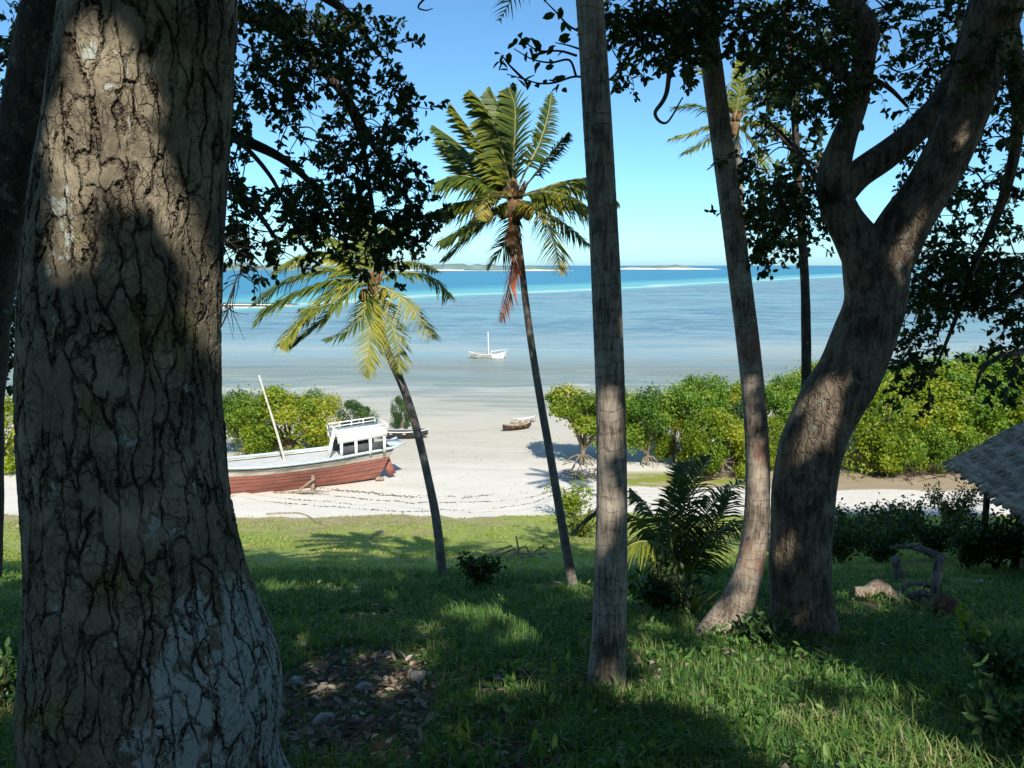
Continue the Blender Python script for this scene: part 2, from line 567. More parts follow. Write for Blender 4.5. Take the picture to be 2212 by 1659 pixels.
def mat_beach():
    m = MT('coral_sand')
    p = m.pos()
    s = m.n('ShaderNodeSeparateXYZ', {0: p}).outputs
    n1 = m.noise(m.scale(p, (0.35, 1, 1)), 0.22, 5, 0.6)
    n2 = m.noise(m.scale(p, (0.5, 1, 1)), 1.4, 5, 0.6)
    n3 = m.noise(p, 14.0, 4, 0.6)
    dry = m.mix(n2, (0.52, 0.49, 0.43), (0.63, 0.605, 0.55))
    damp = m.mix(n2, (0.42, 0.395, 0.325), (0.51, 0.48, 0.41))
    wet = m.mix(m.step(n1, 0.4, 0.62), (0.35, 0.35, 0.29), (0.45, 0.44, 0.375))
    yy = m.math('ADD', s[1], m.math('MULTIPLY', m.math('SUBTRACT', n1, 0.5), 22.0))
    c = m.mix(m.step(yy, 39.0, 50.0), dry, damp)
    c = m.mix(m.step(yy, 55.0, 68.0), c, wet)
    # weed-green pools far out on the flat
    c = m.mix(m.math('MULTIPLY', m.math('MULTIPLY', m.step(n1, 0.56, 0.66), m.step(yy, 60, 72)), 0.55), c, (0.27, 0.30, 0.22))
    # brown mud and green low growth in front of the mangroves, right of the path down
    g = m.math('MULTIPLY', m.step(m.math('ADD', s[0], m.math('MULTIPLY', n2, 2.0)), 5.0, 7.5), m.math('MULTIPLY', m.step(m.math('ADD', s[1], m.math('MULTIPLY', n2, 1.5)), 39.2, 39.9), m.step(m.math('ADD', s[1], m.math('MULTIPLY', n2, 1.5)), 43.5, 42.0)))
    gc = m.mix(m.step(n2, 0.40, 0.56), (0.34, 0.27, 0.17), (0.19, 0.23, 0.030))
    c = m.mix(m.math('MULTIPLY', g, m.step(s[0], 17.0, 12.0)), c, gc)
    mud = m.math('MULTIPLY', m.step(m.math('ADD', s[0], m.math('MULTIPLY', n2, 3.0)), 13.5, 16.0), m.step(m.math('ADD', s[1], m.math('MULTIPLY', n2, 1.6)), 38.7, 39.5))
    c = m.mix(m.math('MULTIPLY', mud, m.step(s[1], 52, 46)), c, m.mix(n2, (0.22, 0.165, 0.105), (0.36, 0.29, 0.20)))
    c = m.mix(m.math('MULTIPLY', m.step(n3, 0.62, 0.72), 0.25), c, (0.35, 0.31, 0.25))
    st1 = m.noise(m.scale(p, (0.16, 1, 1)), 0.42, 5, 0.65, 0.6)
    pool = m.math('MULTIPLY', m.step(st1, 0.49, 0.56), m.step(s[1], 56, 66))
    c = m.mix(m.math('MULTIPLY', pool, 0.85), c, (0.235, 0.275, 0.255))
    st2 = m.noise(m.scale(p, (0.12, 1, 1)), 1.3, 4, 0.6, 0.4)
    c = m.mix(m.math('MULTIPLY', m.math('MULTIPLY', m.step(st2, 0.52, 0.62), m.step(s[1], 37, 50)), 0.5), c, (0.36, 0.335, 0.27))
    ro = m.n('ShaderNodeMapRange', {'Value': m.step(yy, 55, 75), 'To Min': 0.95, 'To Max': 0.45}).outputs[0]
    return m.done(m.bsdf(c, ro, m.bump(m.math('ADD', n3, m.math('MULTIPLY', n2, 1.5)), 0.45, 0.05), 0.25))


def mat_sea():
    m = MT('lagoon_water')
    p = m.pos()
    s = m.n('ShaderNodeSeparateXYZ', {0: p}).outputs
    big = m.noise(m.scale(p, (0.4, 1, 1)), 0.018, 4, 0.6)
    med = m.noise(m.scale(p, (0.30, 1, 1)), 0.13, 5, 0.65, 0.4)
    rip = m.noise(m.scale(p, (0.34, 1, 1)), 0.55, 5, 0.7, 0.5)
    fin = m.noise(m.scale(p, (0.5, 1, 1)), 3.2, 3, 0.6)
    y = m.math('ADD', s[1], m.math('MULTIPLY', m.math('SUBTRACT', med, 0.5), 34.0))
    r = m.math('ADD', m.math('ADD', m.math('MULTIPLY', m.math('ADD', s[0], 78.0), -0.834), m.math('MULTIPLY', m.math('SUBTRACT', s[1], 218.0), 0.552)), m.math('MULTIPLY', m.math('SUBTRACT', big, 0.5), 60.0))
    strk = m.noise(m.scale(p, (0.55, 1, 1)), 0.24, 4, 0.7, 0.6)
    mid = m.mix(m.step(m.math('ADD', m.math('MULTIPLY', strk, 0.75), m.math('MULTIPLY', med, 0.25)), 0.38, 0.64), (0.090, 0.185, 0.230), (0.225, 0.330, 0.350))
    mid = m.mix(m.math('MULTIPLY', m.step(m.noise(m.scale(p, (0.35, 1, 1)), 0.035, 4, 0.6, 0.5), 0.50, 0.64), 0.6), mid, (0.19, 0.36, 0.36))
    shal = m.mix(m.step(med, 0.4, 0.6), (0.36, 0.41, 0.37), (0.26, 0.36, 0.36))
    c = m.mix(m.step(y, 95.0, 150.0), shal, mid)
    c = m.mix(m.math('MULTIPLY', m.step(r, -25.0, 0.0), m.step(s[1], 120, 180)), c, (0.13, 0.40, 0.41))
    c = m.mix(m.math('MULTIPLY', m.math('MULTIPLY', m.step(r, -8.0, 0.0), m.step(r, 14.0, 3.0)), 0.75), c, (0.52, 0.62, 0.52))
    c = m.mix(m.step(r, 25.0, 95.0), c, (0.030, 0.195, 0.30))
    c = m.mix(m.step(r, 300.0, 900.0), c, (0.030, 0.165, 0.28))
    nb = m.bump(rip, 0.75, 0.55)
    nb = m.bump(fin, 0.35, 0.08, nb)
    df = m.n('ShaderNodeBsdfDiffuse', {'Color': c, 'Normal': nb}).outputs[0]
    gl = m.n('ShaderNodeBsdfGlossy', {'Color': (1, 1, 1, 1), 'Roughness': 0.22, 'Normal': nb}).outputs[0]
    w = m.n('ShaderNodeMixShader', {0: 0.24, 1: df, 2: gl}).outputs[0]
    t = m.n('ShaderNodeBsdfTransparent', {'Color': (0.90, 0.95, 0.94, 1)}).outputs[0]
    a = m.step(y, 66.0, 112.0)
    a = m.math('MULTIPLY', a, 1.0)
    return m.done(m.n('ShaderNodeMixShader', {0: a, 1: t, 2: w}).outputs[0])


M = {}
M['bark_big'] = mat_bark_big()
M['bark_fork'] = mat_bark_smooth('streaked_bark', (0.060, 0.045, 0.033), (0.250, 0.200, 0.145))
M['bark_dark'] = mat_bark_smooth('dark_bark', (0.045, 0.036, 0.030), (0.105, 0.085, 0.065))
M['bark_twig'] = plain_mat('twig_bark', (0.055, 0.042, 0.032), (0.03, 0.024, 0.02), 12, 0.9, 0.1)
M['bark_pale'] = plain_mat('pale_mangrove_bark', (0.25, 0.20, 0.14), (0.13, 0.10, 0.07), 5, 0.9, 0.1)
M['palm_near'] = mat_palm_trunk('grey_palm_trunk', (0.070, 0.056, 0.043), (0.40, 0.345, 0.275))
M['palm_ring'] = mat_palm_trunk('ringed_palm_trunk', (0.080, 0.062, 0.047), (0.40, 0.335, 0.26), 0.65)
M['palm_far'] = mat_palm_trunk('weathered_palm_trunk', (0.10, 0.085, 0.07), (0.27, 0.245, 0.21))
M['leaf_dark'] = leaf_mat('dark_glossy_leaf', [(0.0, (0.014, 0.030, 0.012)), (0.5, (0.032, 0.060, 0.016)), (0.85, (0.085, 0.130, 0.025)), (1.0, (0.17, 0.17, 0.05))], 0.32, 1.6)
M['leaf_canopy'] = leaf_mat('canopy_leaf', [(0.0, (0.018, 0.034, 0.012)), (1.0, (0.040, 0.070, 0.018))], 0.12)
M['leaf_mangrove'] = leaf_mat('mangrove_leaf', [(0.0, (0.075, 0.150, 0.014)), (0.45, (0.200, 0.270, 0.018)), (0.8, (0.300, 0.335, 0.024)), (1.0, (0.38, 0.36, 0.05))], 0.42, 1.5)
M['leaf_mangrove_dark'] = leaf_mat('dark_mangrove_leaf', [(0.0, (0.024, 0.062, 0.020)), (0.6, (0.050, 0.110, 0.030)), (1.0, (0.10, 0.17, 0.035))], 0.3, 1.3)
M['leaf_mangrove_fresh'] = leaf_mat('fresh_mangrove_leaf', [(0.0, (0.050, 0.120, 0.016)), (0.5, (0.120, 0.230, 0.022)), (1.0, (0.235, 0.320, 0.035))], 0.42, 1.4)
M['frond'] = leaf_mat('palm_leaflet', [(0.0, (0.030, 0.062, 0.018)), (0.35, (0.085, 0.130, 0.020)), (0.65, (0.24, 0.245, 0.028)), (0.85, (0.42, 0.37, 0.045)), (1.0, (0.36, 0.26, 0.12))], 0.3, 1.4, 0.45, 0.4)
M['frond_dead'] = leaf_mat('dead_frond', [(0.0, (0.42, 0.10, 0.045)), (0.6, (0.62, 0.20, 0.10)), (1.0, (0.40, 0.27, 0.14))], 0.3, 1.2, 0.7, 0.1)
M['midrib'] = plain_mat('frond_midrib', (0.30, 0.29, 0.13), (0.22, 0.20, 0.08), 6, 0.6)
M['fibre'] = plain_mat('palm_fibre', (0.24, 0.15, 0.075), (0.12, 0.075, 0.04), 9, 0.9, 0.1, 0.8)
M['coconut'] = plain_mat('coconut_husk', (0.26, 0.20, 0.06), (0.16, 0.11, 0.04), 8, 0.6)
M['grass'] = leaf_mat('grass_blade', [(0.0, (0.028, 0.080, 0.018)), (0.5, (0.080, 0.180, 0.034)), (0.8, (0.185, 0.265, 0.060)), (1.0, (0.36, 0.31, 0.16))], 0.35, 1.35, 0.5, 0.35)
M['grass_dry_lit'] = leaf_mat('sunny_grass_blade', [(0.0, (0.13, 0.215, 0.030)), (0.5, (0.25, 0.325, 0.060)), (1.0, (0.50, 0.44, 0.20))], 0.4, 1.4, 0.6, 0.2)  # lighter grass copy for the far slope: dry tone plus painted-in sunlight
M['litter'] = leaf_mat('dead_leaf', [(0.0, (0.060, 0.042, 0.030)), (0.4, (0.17, 0.125, 0.085)), (0.8, (0.30, 0.25, 0.19)), (1.0, (0.42, 0.39, 0.34))], 0.1, 1.0, 0.7, 0.2)
M['ground'] = mat_ground()
M['beach'] = mat_beach()
M['sea'] = mat_sea()
M['wood_pale'] = mat_bark_smooth('bleached_wood', (0.15, 0.115, 0.08), (0.47, 0.39, 0.29), 5.0)
M['wood_grey'] = mat_bark_smooth('grey_driftwood', (0.07, 0.062, 0.055), (0.25, 0.23, 0.205), 5.0)
M['wood_dark'] = plain_mat('dark_rotten_wood', (0.075, 0.055, 0.04), (0.035, 0.027, 0.02), 5, 0.9, 0.1, 0.7)
M['hull_red'] = plain_mat('faded_red_paint', (0.34, 0.125, 0.095), (0.20, 0.098, 0.078), 2.2, 0.75, 0.2, 0.5, (0.5, 1, 2.5))
M['deck'] = plain_mat('grey_white_deck', (0.58, 0.58, 0.56), (0.42, 0.42, 0.40), 4.0, 0.7, 0.2, 0.2, (0.3, 3, 1))
M['mast'] = plain_mat('bleached_mast', (0.62, 0.58, 0.50), (0.45, 0.41, 0.34), 4.0, 0.8)
M['hull_white'] = plain_mat('weathered_white_paint', (0.56, 0.54, 0.48), (0.30, 0.265, 0.21), 2.6, 0.6, 0.3, 0.3, (0.4, 1, 2))
M['white_paint'] = plain_mat('white_paint', (0.80, 0.79, 0.76), (0.70, 0.69, 0.66), 3.0, 0.5, 0.35, 0.1)
M['blue_paint'] = plain_mat('pale_blue_paint', (0.42, 0.52, 0.56), (0.34, 0.42, 0.46), 3.0, 0.6)
M['black'] = plain_mat('tarred_wood', (0.045, 0.043, 0.042), (0.025, 0.024, 0.024), 4, 0.6)
M['bench_grey'] = plain_mat('dark_canvas', (0.075, 0.08, 0.085), (0.05, 0.053, 0.056), 4, 0.8)
M['thatch'] = plain_mat('bleached_thatch', (0.37, 0.315, 0.24), (0.15, 0.125, 0.095), 7, 0.95, 0.05, 0.9, (1, 0.25, 1), 0.03)
M['mud_wall'] = plain_mat('mud_wall', (0.20, 0.12, 0.075), (0.13, 0.08, 0.05), 3, 0.95, 0.05, 0.5)
M['weed'] = plain_mat('dry_seaweed', (0.10, 0.08, 0.055), (0.05, 0.04, 0.03), 5, 0.95, 0.05)
M['stone'] = plain_mat('pale_coral_stone', (0.38, 0.36, 0.33), (0.22, 0.21, 0.19), 7, 0.9, 0.15, 0.8)
M['hill'] = plain_mat('hazed_scrub', (0.13, 0.19, 0.18), (0.17, 0.23, 0.21), 0.03, 1.0, 0.0, 0.1)  # scrub green greyed, distance haze painted into the colour
M['sandbar'] = plain_mat('far_sand', (0.72, 0.68, 0.60), (0.62, 0.58, 0.5), 0.02, 1.0, 0.0, 0.1)

# ================================================================== SETTING
def grid(xs, ys, fz):
    X, Y = np.meshgrid(xs, ys)
    Z = fz(X, Y)
    V = np.stack((X, Y, Z), -1).reshape(-1, 3)
    nx, ny = len(xs), len(ys)
    i = np.arange(ny - 1)[:, None] * nx; j = np.arange(nx - 1)[None]
    F = np.stack((i + j, i + j + 1, i + nx + j + 1, i + nx + j), -1).reshape(-1, 4)
    return V, F


xs = np.concatenate((np.linspace(-70, -24, 24)[:-1], np.linspace(-24, 26, 330), np.linspace(26, 75, 24)[1:]))
ys = np.concatenate((np.linspace(-40, 1, 42)[:-1], np.linspace(1, 18, 150)[:-1], np.linspace(18, 39, 150)))
V, F = grid(xs, ys, ground_z)
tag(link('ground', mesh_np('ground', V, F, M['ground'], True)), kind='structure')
xs = np.concatenate((np.linspace(-260, -22, 50)[:-1], np.linspace(-22, 28, 260), np.linspace(28, 300, 50)[1:]))
ys = np.concatenate((np.linspace(29, 42, 190)[:-1], np.linspace(42, 60, 60)[:-1], np.linspace(60, 240, 60)))
V, F = grid(xs, ys, beach_z)
tag(link('beach', mesh_np('beach', V, F, M['beach'], True)), kind='structure')
xs = np.concatenate((-np.geomspace(30000, 40, 24), np.linspace(-30, 30, 9), np.geomspace(40, 30000, 24)))
ys = np.concatenate((np.linspace(50, 200, 30)[:-1], np.geomspace(200, 45000, 50)))
V, F = grid(xs, ys, lambda x, y: np.full(x.shape, SEA_Z))
tag(link('sea', mesh_np('sea', V, F, M['sea'], True)), kind='structure')


def far_land(name, vx0, vx1, dist, h, mat, seed, depth=300.0, wob=0.5):
    n = 160
    a = ray(vx0, 575)[0] * dist; b = ray(vx1, 575)[0] * dist
    xx = np.linspace(a, b, n)
    t = np.linspace(0, 1, n)
    env = np.minimum(1, np.minimum(t, 1 - t) * 7) ** 0.6
    rows = []
    for k, (dy, f) in enumerate(((0, 0.0), (20, 0.7), (depth * 0.4, 1.0), (depth, 0.0))):
        hh = h * f * env * (1 - wob + wob * (vnoise(xx / 60, seed + k * 0.0, seed) * 0.6 + vnoise(xx / 17, seed, seed + 1) * 0.4 + 0.6))
        rows.append(np.stack((xx, np.full(n, dist + dy) + 12 * vnoise(xx / 80, seed + k), SEA_Z - 0.3 + hh), 1))
    V = np.concatenate(rows)
    F = []
    for k in range(3):
        i = np.arange(n - 1) + k * n
        F.append(np.stack((i, i + 1, i + n + 1, i + n), 1))
    return tag(link(name, mesh_np(name, V, np.concatenate(F), mat, True)), kind='structure')


far_land('hill', 250, 1235, 1850, 15.5, M['hill'], 3)
far_land('sandbank', 640, 1245, 1720, 3.0, M['sandbar'], 5, 60, 0.3)
far_land('sandbank', 1330, 1565, 2300, 4.6, M['sandbar'], 8, 120, 0.3)
far_land('hill', 1330, 1520, 2500, 11.5, M['hill'], 9)
far_land('sandbank', 250, 600, 214, 0.9, M['sandbar'], 12, 14, 0.3)

# ================================================================== LIGHT HOLES (gaps in the overhead crowns)
HOLES = []       # (u, v, w, r)


def hole(p, r):
    r = r * 0.98 + .05
    u, v, w = sun_uv(p)
    HOLES.append((u[0], v[0], w[0], r))


def hole_ground(vx, vy, r):
    hole(G(vx, vy), r)


def hole_at(vx, vy, d, rpx):
    hole(P(vx, vy, d), rpx * d / FPX)


def lit_mask(p, grow=1.0):
    """True where a leaf would take the sun from a sunlit patch"""
    u, v, w = sun_uv(p)
    m = np.zeros(len(u), bool)
    for hu, hv, hw, r in HOLES:
        rr = r * (1 + 0.26 * vnoise(u * 2.3 / max(r, .2), v * 2.3 / max(r, .2), hu) + 0.22 * vnoise(u * 7, v * 7, 5))
        m |= ((u - hu) ** 2 + (v - hv) ** 2 < (rr * grow) ** 2) & (w < hw - 0.35)
    return m


D_BIG, D_C, D_R = 3.75, 5.9, 8.4
# left trunk: bright upper left
for a in ((190, 40, 110), (230, 130, 115), (160, 220, 110), (205, 330, 100), (120, 420, 95), (150, 520, 85), (90, 590, 55), (300, 60, 60), (300, 250, 55)):
    hole_at(a[0], a[1], 3.3, a[2])
hole_at(455, 640, 3.4, 26); hole_at(330, 620, 3.3, 32)
# centre palm
for yy in (840, 885, 930, 975):
    hole_at(1318, yy, D_C - 0.1, 58)
hole_at(1330, 1420, D_C - 0.1, 40); hole_at(1338, 1455, D_C - 0.1, 28)
# right palm, lower half
for yy in range(1000, 1400, 45):
    hole_at(1640 - max(0, yy - 1200) * 0.28, yy, D_R - 0.1, 46)
# forked tree patches
for a in ((1975, 520, 42), (1990, 470, 40), (1960, 560, 30), (1845, 800, 45), (1820, 850, 48), (1795, 905, 45), (1905, 760, 16), (1850, 930, 26), (1775, 1100, 28), (1770, 1150, 25), (1762, 1200, 20), (1785, 1270, 24), (1790, 1310, 22), (2075, 330, 30), (2080, 270, 24)):
    hole_at(a[0], a[1], 8.0, a[2])
# ground patches
for a in ((1440, 1440, .42), (1500, 1480, .40), (1560, 1430, .40), (1400, 1500, .22), (1620, 1400, .35), (1640, 1450, .35), (1560, 1500, .25),
          (1700, 1590, .33), (1780, 1570, .36), (1860, 1600, .38), (1760, 1640, .34), (1680, 1640, .25), (1930, 1640, .34), (1880, 1540, .16), (1650, 1555, .12),
          (1900, 1500, .15), (1140, 1365, .30), (1160, 1380, .2), (1010, 1330, .32), (885, 1428, .2), (1870, 1305, .22), (1850, 1325, .2),
          (20, 1480, .35), (30, 1520, .3), (20, 1250, .5), (25, 1100, .8), (20, 1000, 1.0), (2170, 1590, .25), (2140, 1560, .22), (2195, 1640, .2), (2120, 1440, .15), (1600, 1580, .14), (1400, 1370, .2),
          (1600, 1140, .75), (1605, 1190, .6), (1590, 1100, .9), (1590, 1230, .3), (2090, 1385, .12), (1690, 1425, .25), (620, 1270, .35), (700, 1275, .25), (1960, 1450, .14)):
    hole_ground(*a)
for _ in range(75):
    hole_ground(RNG.uniform(560, 2212), RNG.uniform(1255, 1659), RNG.uniform(.01, .10))
for _ in range(40):
    hole_ground(RNG.uniform(600, 1560), RNG.uniform(1260, 1520), RNG.uniform(.04, .17))
for _ in range(26):
    hole_ground(RNG.uniform(560, 1300), RNG.uniform(1225, 1420), RNG.uniform(.03, .16))
hole(P(1400, 1160, 10.5), .45); hole(P(1385, 1100, 10.6), .4); hole(P(1440, 1240, 10.3), .25); _dl = G(1890, 1300)[1]
hole(P(1885, 1278, _dl), .26); hole(P(1853, 1280, _dl), .24); hole(P(1920, 1282, _dl), .16); hole(P(2040, 1325, _dl), .12)

# ================================================================== TREES
LEAF_ME = {}


def one_leaf(mat, L, W):
    k = (mat, L, W)
    if k not in LEAF_ME:
        V, F = leaf_arrays(np.zeros((1, 3)), np.array(((1.0, 0, 0),)), np.array(((0, 0, 1.0),)), L, W)
        LEAF_ME[k] = mesh_np('leaf', V, F, M[mat], False, np.full(6, 0.4))
    return LEAF_ME[k]


def poly_samples(poly, n):
    poly = np.asarray(poly, float)
    lo, hi = poly.min(0), poly.max(0)
    out = []
    while len(out) < n:
        q = lo + RNG.random(2) * (hi - lo)
        x, y = q
        c = False
        j = len(poly) - 1
        for i in range(len(poly)):
            if (poly[i][1] > y) != (poly[j][1] > y) and x < (poly[j][0] - poly[i][0]) * (y - poly[i][1]) / (poly[j][1] - poly[i][1]) + poly[i][0]:
                c = not c
            j = i
        if c:
            out.append(q)
    return np.array(out)


def leafy_crown(root, base, nodes, regions, leafmat='leaf_dark', L=0.074, W=0.044, singles=180, leaves_per=13, twigs=4, twl=(0.2, 0.48)):
    """branches grown from the limb nodes to clump centres sampled in photo regions, then twigs with leaves"""
    cl = []
    for poly, n, d0, d1 in regions:
        q = poly_samples(poly, n)
        for x, y in q:
            cl.append(P(x, y, d0 + RNG.random() * (d1 - d0)))
    cl = np.array(cl)
    nodes = [np.asarray(p, float) for p in nodes]
    NA = np.array(nodes)
    dist = np.array([np.min(np.linalg.norm(NA - c, axis=1)) for c in cl])
    order = np.argsort(dist)
    tw = MB()
    LP, LD, LN, LS = [], [], [], []
    arr = list(NA)
    for k in order:
        c = cl[k]
        A = np.array(arr)
        dd = np.linalg.norm(A - c, axis=1)
        # prefer nodes that lie above or beside
        j = int(np.argmin(dd + 0.35 * np.maximum(0, c[2] - A[:, 2])))
        a = A[j]
        ln = np.linalg.norm(c - a)
        if ln > 0.05:
            mid = (a + c) / 2 + RNG.normal(size=3) * ln * 0.11 + np.array((0, 0, 0.10 * ln))
            r0 = 0.006 + 0.010 * min(1.6, ln)
            tw.tube([a, mid, c], [r0, r0 * .75, 0.005], 5, 4, False)
            pts, _ = spline(np.array([a, mid, c]), np.ones(3), 3)
            arr.extend(pts[1:])
        for q in range(twigs):
            d = unit(RNG.normal(size=3) * (1, 1, 0.8) + np.array((0, 0, -0.35)) + 0.3 * (c - a) / max(ln, .1))
            l = twl[0] + RNG.random() * (twl[1] - twl[0])
            m = c + d * l * 0.5 + RNG.normal(size=3) * 0.04
            e = c + d * l + np.array((0, 0, -0.10 * l)) + RNG.normal(size=3) * 0.03
            tw.tube([c, m, e], [0.005, 0.004, 0.0022], 4, 3, False)
            t = 0.25 + 0.75 * np.sqrt(RNG.random(leaves_per))
            pp = np.where(t[:, None] < .5, c + (m - c) * (t[:, None] * 2), m + (e - m) * (t[:, None] * 2 - 1))
            LP.append(pp + RNG.normal(size=pp.shape) * 0.012)
            LD.append(unit(d * 0.5 + RNG.normal(size=pp.shape) * 0.75 + np.array((0, 0, -0.25))))
            LN.append(unit(RNG.normal(size=pp.shape) + np.array((0, 0, 0.7))))
            LS.append(0.7 + 0.55 * RNG.random(len(pp)))
    LP = np.concatenate(LP); LD = np.concatenate(LD); LN = np.concatenate(LN); LS = np.concatenate(LS)
    keep = ~lit_mask(LP, 1.0)
    LP, LD, LN, LS = LP[keep], LD[keep], LN[keep], LS[keep]
    px, f = PX(LP)
    vis = in_frame(LP)
    score = np.where(vis, f / LS, 99)
    idx = np.argsort(score)[:singles]
    o = tw.build('twigs', M['bark_twig'], root, False, base); o['kind'] = 'stuff'
    rest = np.ones(len(LP), bool); rest[idx] = False
    V, F = leaf_arrays(LP[rest] - base, LD[rest], LN[rest], L * LS[rest], W * LS[rest])
    var = np.repeat(np.clip(RNG.beta(1.6, 2.6, rest.sum()), 0, 1), 6)
    cr = link('crown', mesh_np('crown', V, F, M[leafmat], False, var), root); cr['kind'] = 'stuff'
    me = one_leaf(leafmat, L, W)
    for i in idx:
        lf = link('leaf', me, root)
        x = unit(LD[i]); y = unit(np.cross(LN[i], x)); z = np.cross(x, y)
        s = LS[i]
        lf.matrix_local = Matrix(((x[0] * s, y[0] * s, z[0] * s, LP[i][0] - base[0]), (x[1] * s, y[1] * s, z[1] * s, LP[i][1] - base[1]), (x[2] * s, y[2] * s, z[2] * s, LP[i][2] - base[2]), (0, 0, 0, 1)))
    return cr


def limb(root, base, name, vp, mat, n=14, seg=8, rough=0.06, extra=None):
    """vp: (vx, vy, d, width in photo px); returns spline nodes"""
    pts = [P(x, y, d) for x, y, d, w in vp]
    rad = [w * d / FPX / 2 for x, y, d, w in vp]
    if extra:
        for p, r in extra:
            pts.append(np.asarray(p, float)); rad.append(r)
    mb = MB().tube(pts, rad, n, seg, True, 0.5, rough)
    o = mb.build(name, mat, root, True, base)
    nd, _ = spline(np.array(pts), np.array(rad), 4)
    return o, nd


# ---- big plated trunk on the left
base = np.array((P(300, 1700, D_BIG)[0], D_BIG, 0.0)); base[2] = float(ground_z(base[0], base[1]))
big = thing('broadleaf_tree', base, 'huge tree trunk with thick cracked plated bark and pale lichen, at left edge', 'tree')
prof = [(330, 1800, 690), (322, 1659, 570), (326, 1540, 585), (324, 1440, 582), (308, 1320, 528), (292, 1200, 484), (274, 1080, 461), (264, 960, 456), (256, 820, 450), (258, 640, 442), (268, 420, 428), (284, 220, 410), (296, 40, 398), (304, -120, 390), (312, -320, 380), (318, -600, 380)]
pts = np.array([P(x + 17 * sstep(800, 0, y) + 4, y, D_BIG) for x, y, w in prof]); rad = np.array([w * 0.868 * PX(P(x, y, D_BIG))[1][0] / FPX / 2 for x, y, w in prof])
pts[0][2] = min(pts[0][2], base[2] - 0.3)
pts, rad = spline(pts, rad, 36)
nn = 310
th = np.arange(nn) / nn * 2 * math.pi
ln = np.concatenate(([0], np.cumsum(np.linalg.norm(np.diff(pts, axis=0), axis=1))))
lob = 1 + 0.030 * np.sin(3 * th + 1.0)[None] * (1 + 0 * ln[:, None]) + 0.034 * vnoise(np.cos(th)[None] * 1.9 + 0 * ln[:, None], np.sin(th)[None] * 1.6 + ln[:, None] * 0.9, 4)
flare = np.exp(-ln / 0.5)[:, None] * (0.10 * np.cos(5 * (th - 0.4))[None])
rr = rad[:, None] * (lob + flare)
V = np.stack((pts[:, 0, None] + rr * np.cos(th), pts[:, 1, None] + rr * np.sin(th), np.repeat(pts[:, 2, None], nn, 1)), -1).reshape(-1, 3)
mm = len(pts)
i = np.arange(mm - 1)[:, None] * nn; j = np.arange(nn)[None]; k = (j + 1) % nn
F = np.stack((i + j, i + k, i + nn + k, i + nn + j), -1).reshape(-1, 4)
link('trunk', mesh_np('trunk', V - base, F, M['bark_big'], True), big)
BIG_TOP = pts[-1]

# ---- dark tree behind it: trunk at the far left, crown hanging to the right of the big trunk
base = G(-30, 1010).copy(); base[:] = P(-40, 1000, 8.6); base[2] = float(ground_z(base[0], base[1]))
dk = thing('leafy_tree', base, 'dark tree behind the plated trunk, its leafy crown hanging over the sea at left', 'tree')
trunk_pts = [(-60, 1240, 8.6, 120), (-50, 900, 8.4, 105), (-20, 600, 8.2, 95), (25, 380, 8.0, 88), (60, 180, 7.9, 82), (90, 10, 7.8, 76), (130, -160, 7.7, 62)]
_, nd1 = limb(dk, base, 'trunk', trunk_pts, M['bark_dark'], 16, 8)
nodes = list(nd1[10:])
for vp in ([(60, 180, 7.9, 60), (220, 200, 8.0, 40), (400, 250, 8.2, 30), (520, 300, 8.3, 24), (620, 350, 8.4, 17), (700, 430, 8.4, 10), (740, 520, 8.3, 6)],
           [(60, 180, 7.9, 50), (250, 260, 7.7, 32), (470, 385, 7.6, 20), (540, 440, 7.6, 14), (600, 520, 7.6, 8)],
           [(90, 10, 7.8, 60), (260, 10, 8.2, 44), (480, 20, 8.5, 34), (620, 80, 8.7, 26), (740, 200, 8.8, 20), (810, 320, 8.8, 14), (880, 430, 8.7, 9), (950, 500, 8.6, 5)],
           [(740, 200, 8.8, 14), (780, 300, 8.9, 12), (800, 420, 9.0, 10), (815, 520, 9.0, 7)],
           [(110, -80, 7.8, 50), (360, -90, 8.4, 36), (600, -50, 8.8, 26), (740, 20, 9.0, 18), (820, 120, 9.0, 9)],
           [(470, 300, 8.2, 14), (520, 310, 8.0, 12), (590, 390, 8.0, 9), (640, 500, 8.0, 6)]):
    _, nd = limb(dk, base, 'limb', vp, M['bark_dark'], 8, 6)
    nodes += list(nd[3:])
regs = [([(600, 0), (800, 0), (835, 90), (845, 190), (880, 250), (880, 330), (900, 420), (870, 470), (790, 490), (700, 440), (640, 330), (590, 200)], 84, 7.6, 9.4),
        ([(480, 0), (610, 0), (620, 250), (580, 330), (480, 300)], 22, 7.4, 9.2),
        ([(640, 360), (800, 400), (830, 540), (780, 590), (700, 550), (650, 480)], 34, 7.6, 9.0),
        ([(860, 340), (920, 390), (955, 450), (945, 500), (890, 540), (840, 530), (830, 450)], 20, 8.0, 9.4),
        ([(480, 330), (640, 360), (640, 540), (560, 560), (480, 600)], 22, 7.2, 8.6),
        ([(480, 470), (540, 480), (540, 620), (480, 720)], 12, 7.0, 7.8),
        ([(820, 30), (870, 180), (920, 260), (850, 200)], 6, 8.2, 9.0),
        ([(0, 0), (90, 0), (60, 300), (0, 420)], 26, 8.0, 9.5), ([(0, 420), (50, 420), (30, 800), (0, 820)], 30, 8.6, 10.0)]
leafy_crown(dk, base, nodes, regs, singles=220, twl=(.16, .38))

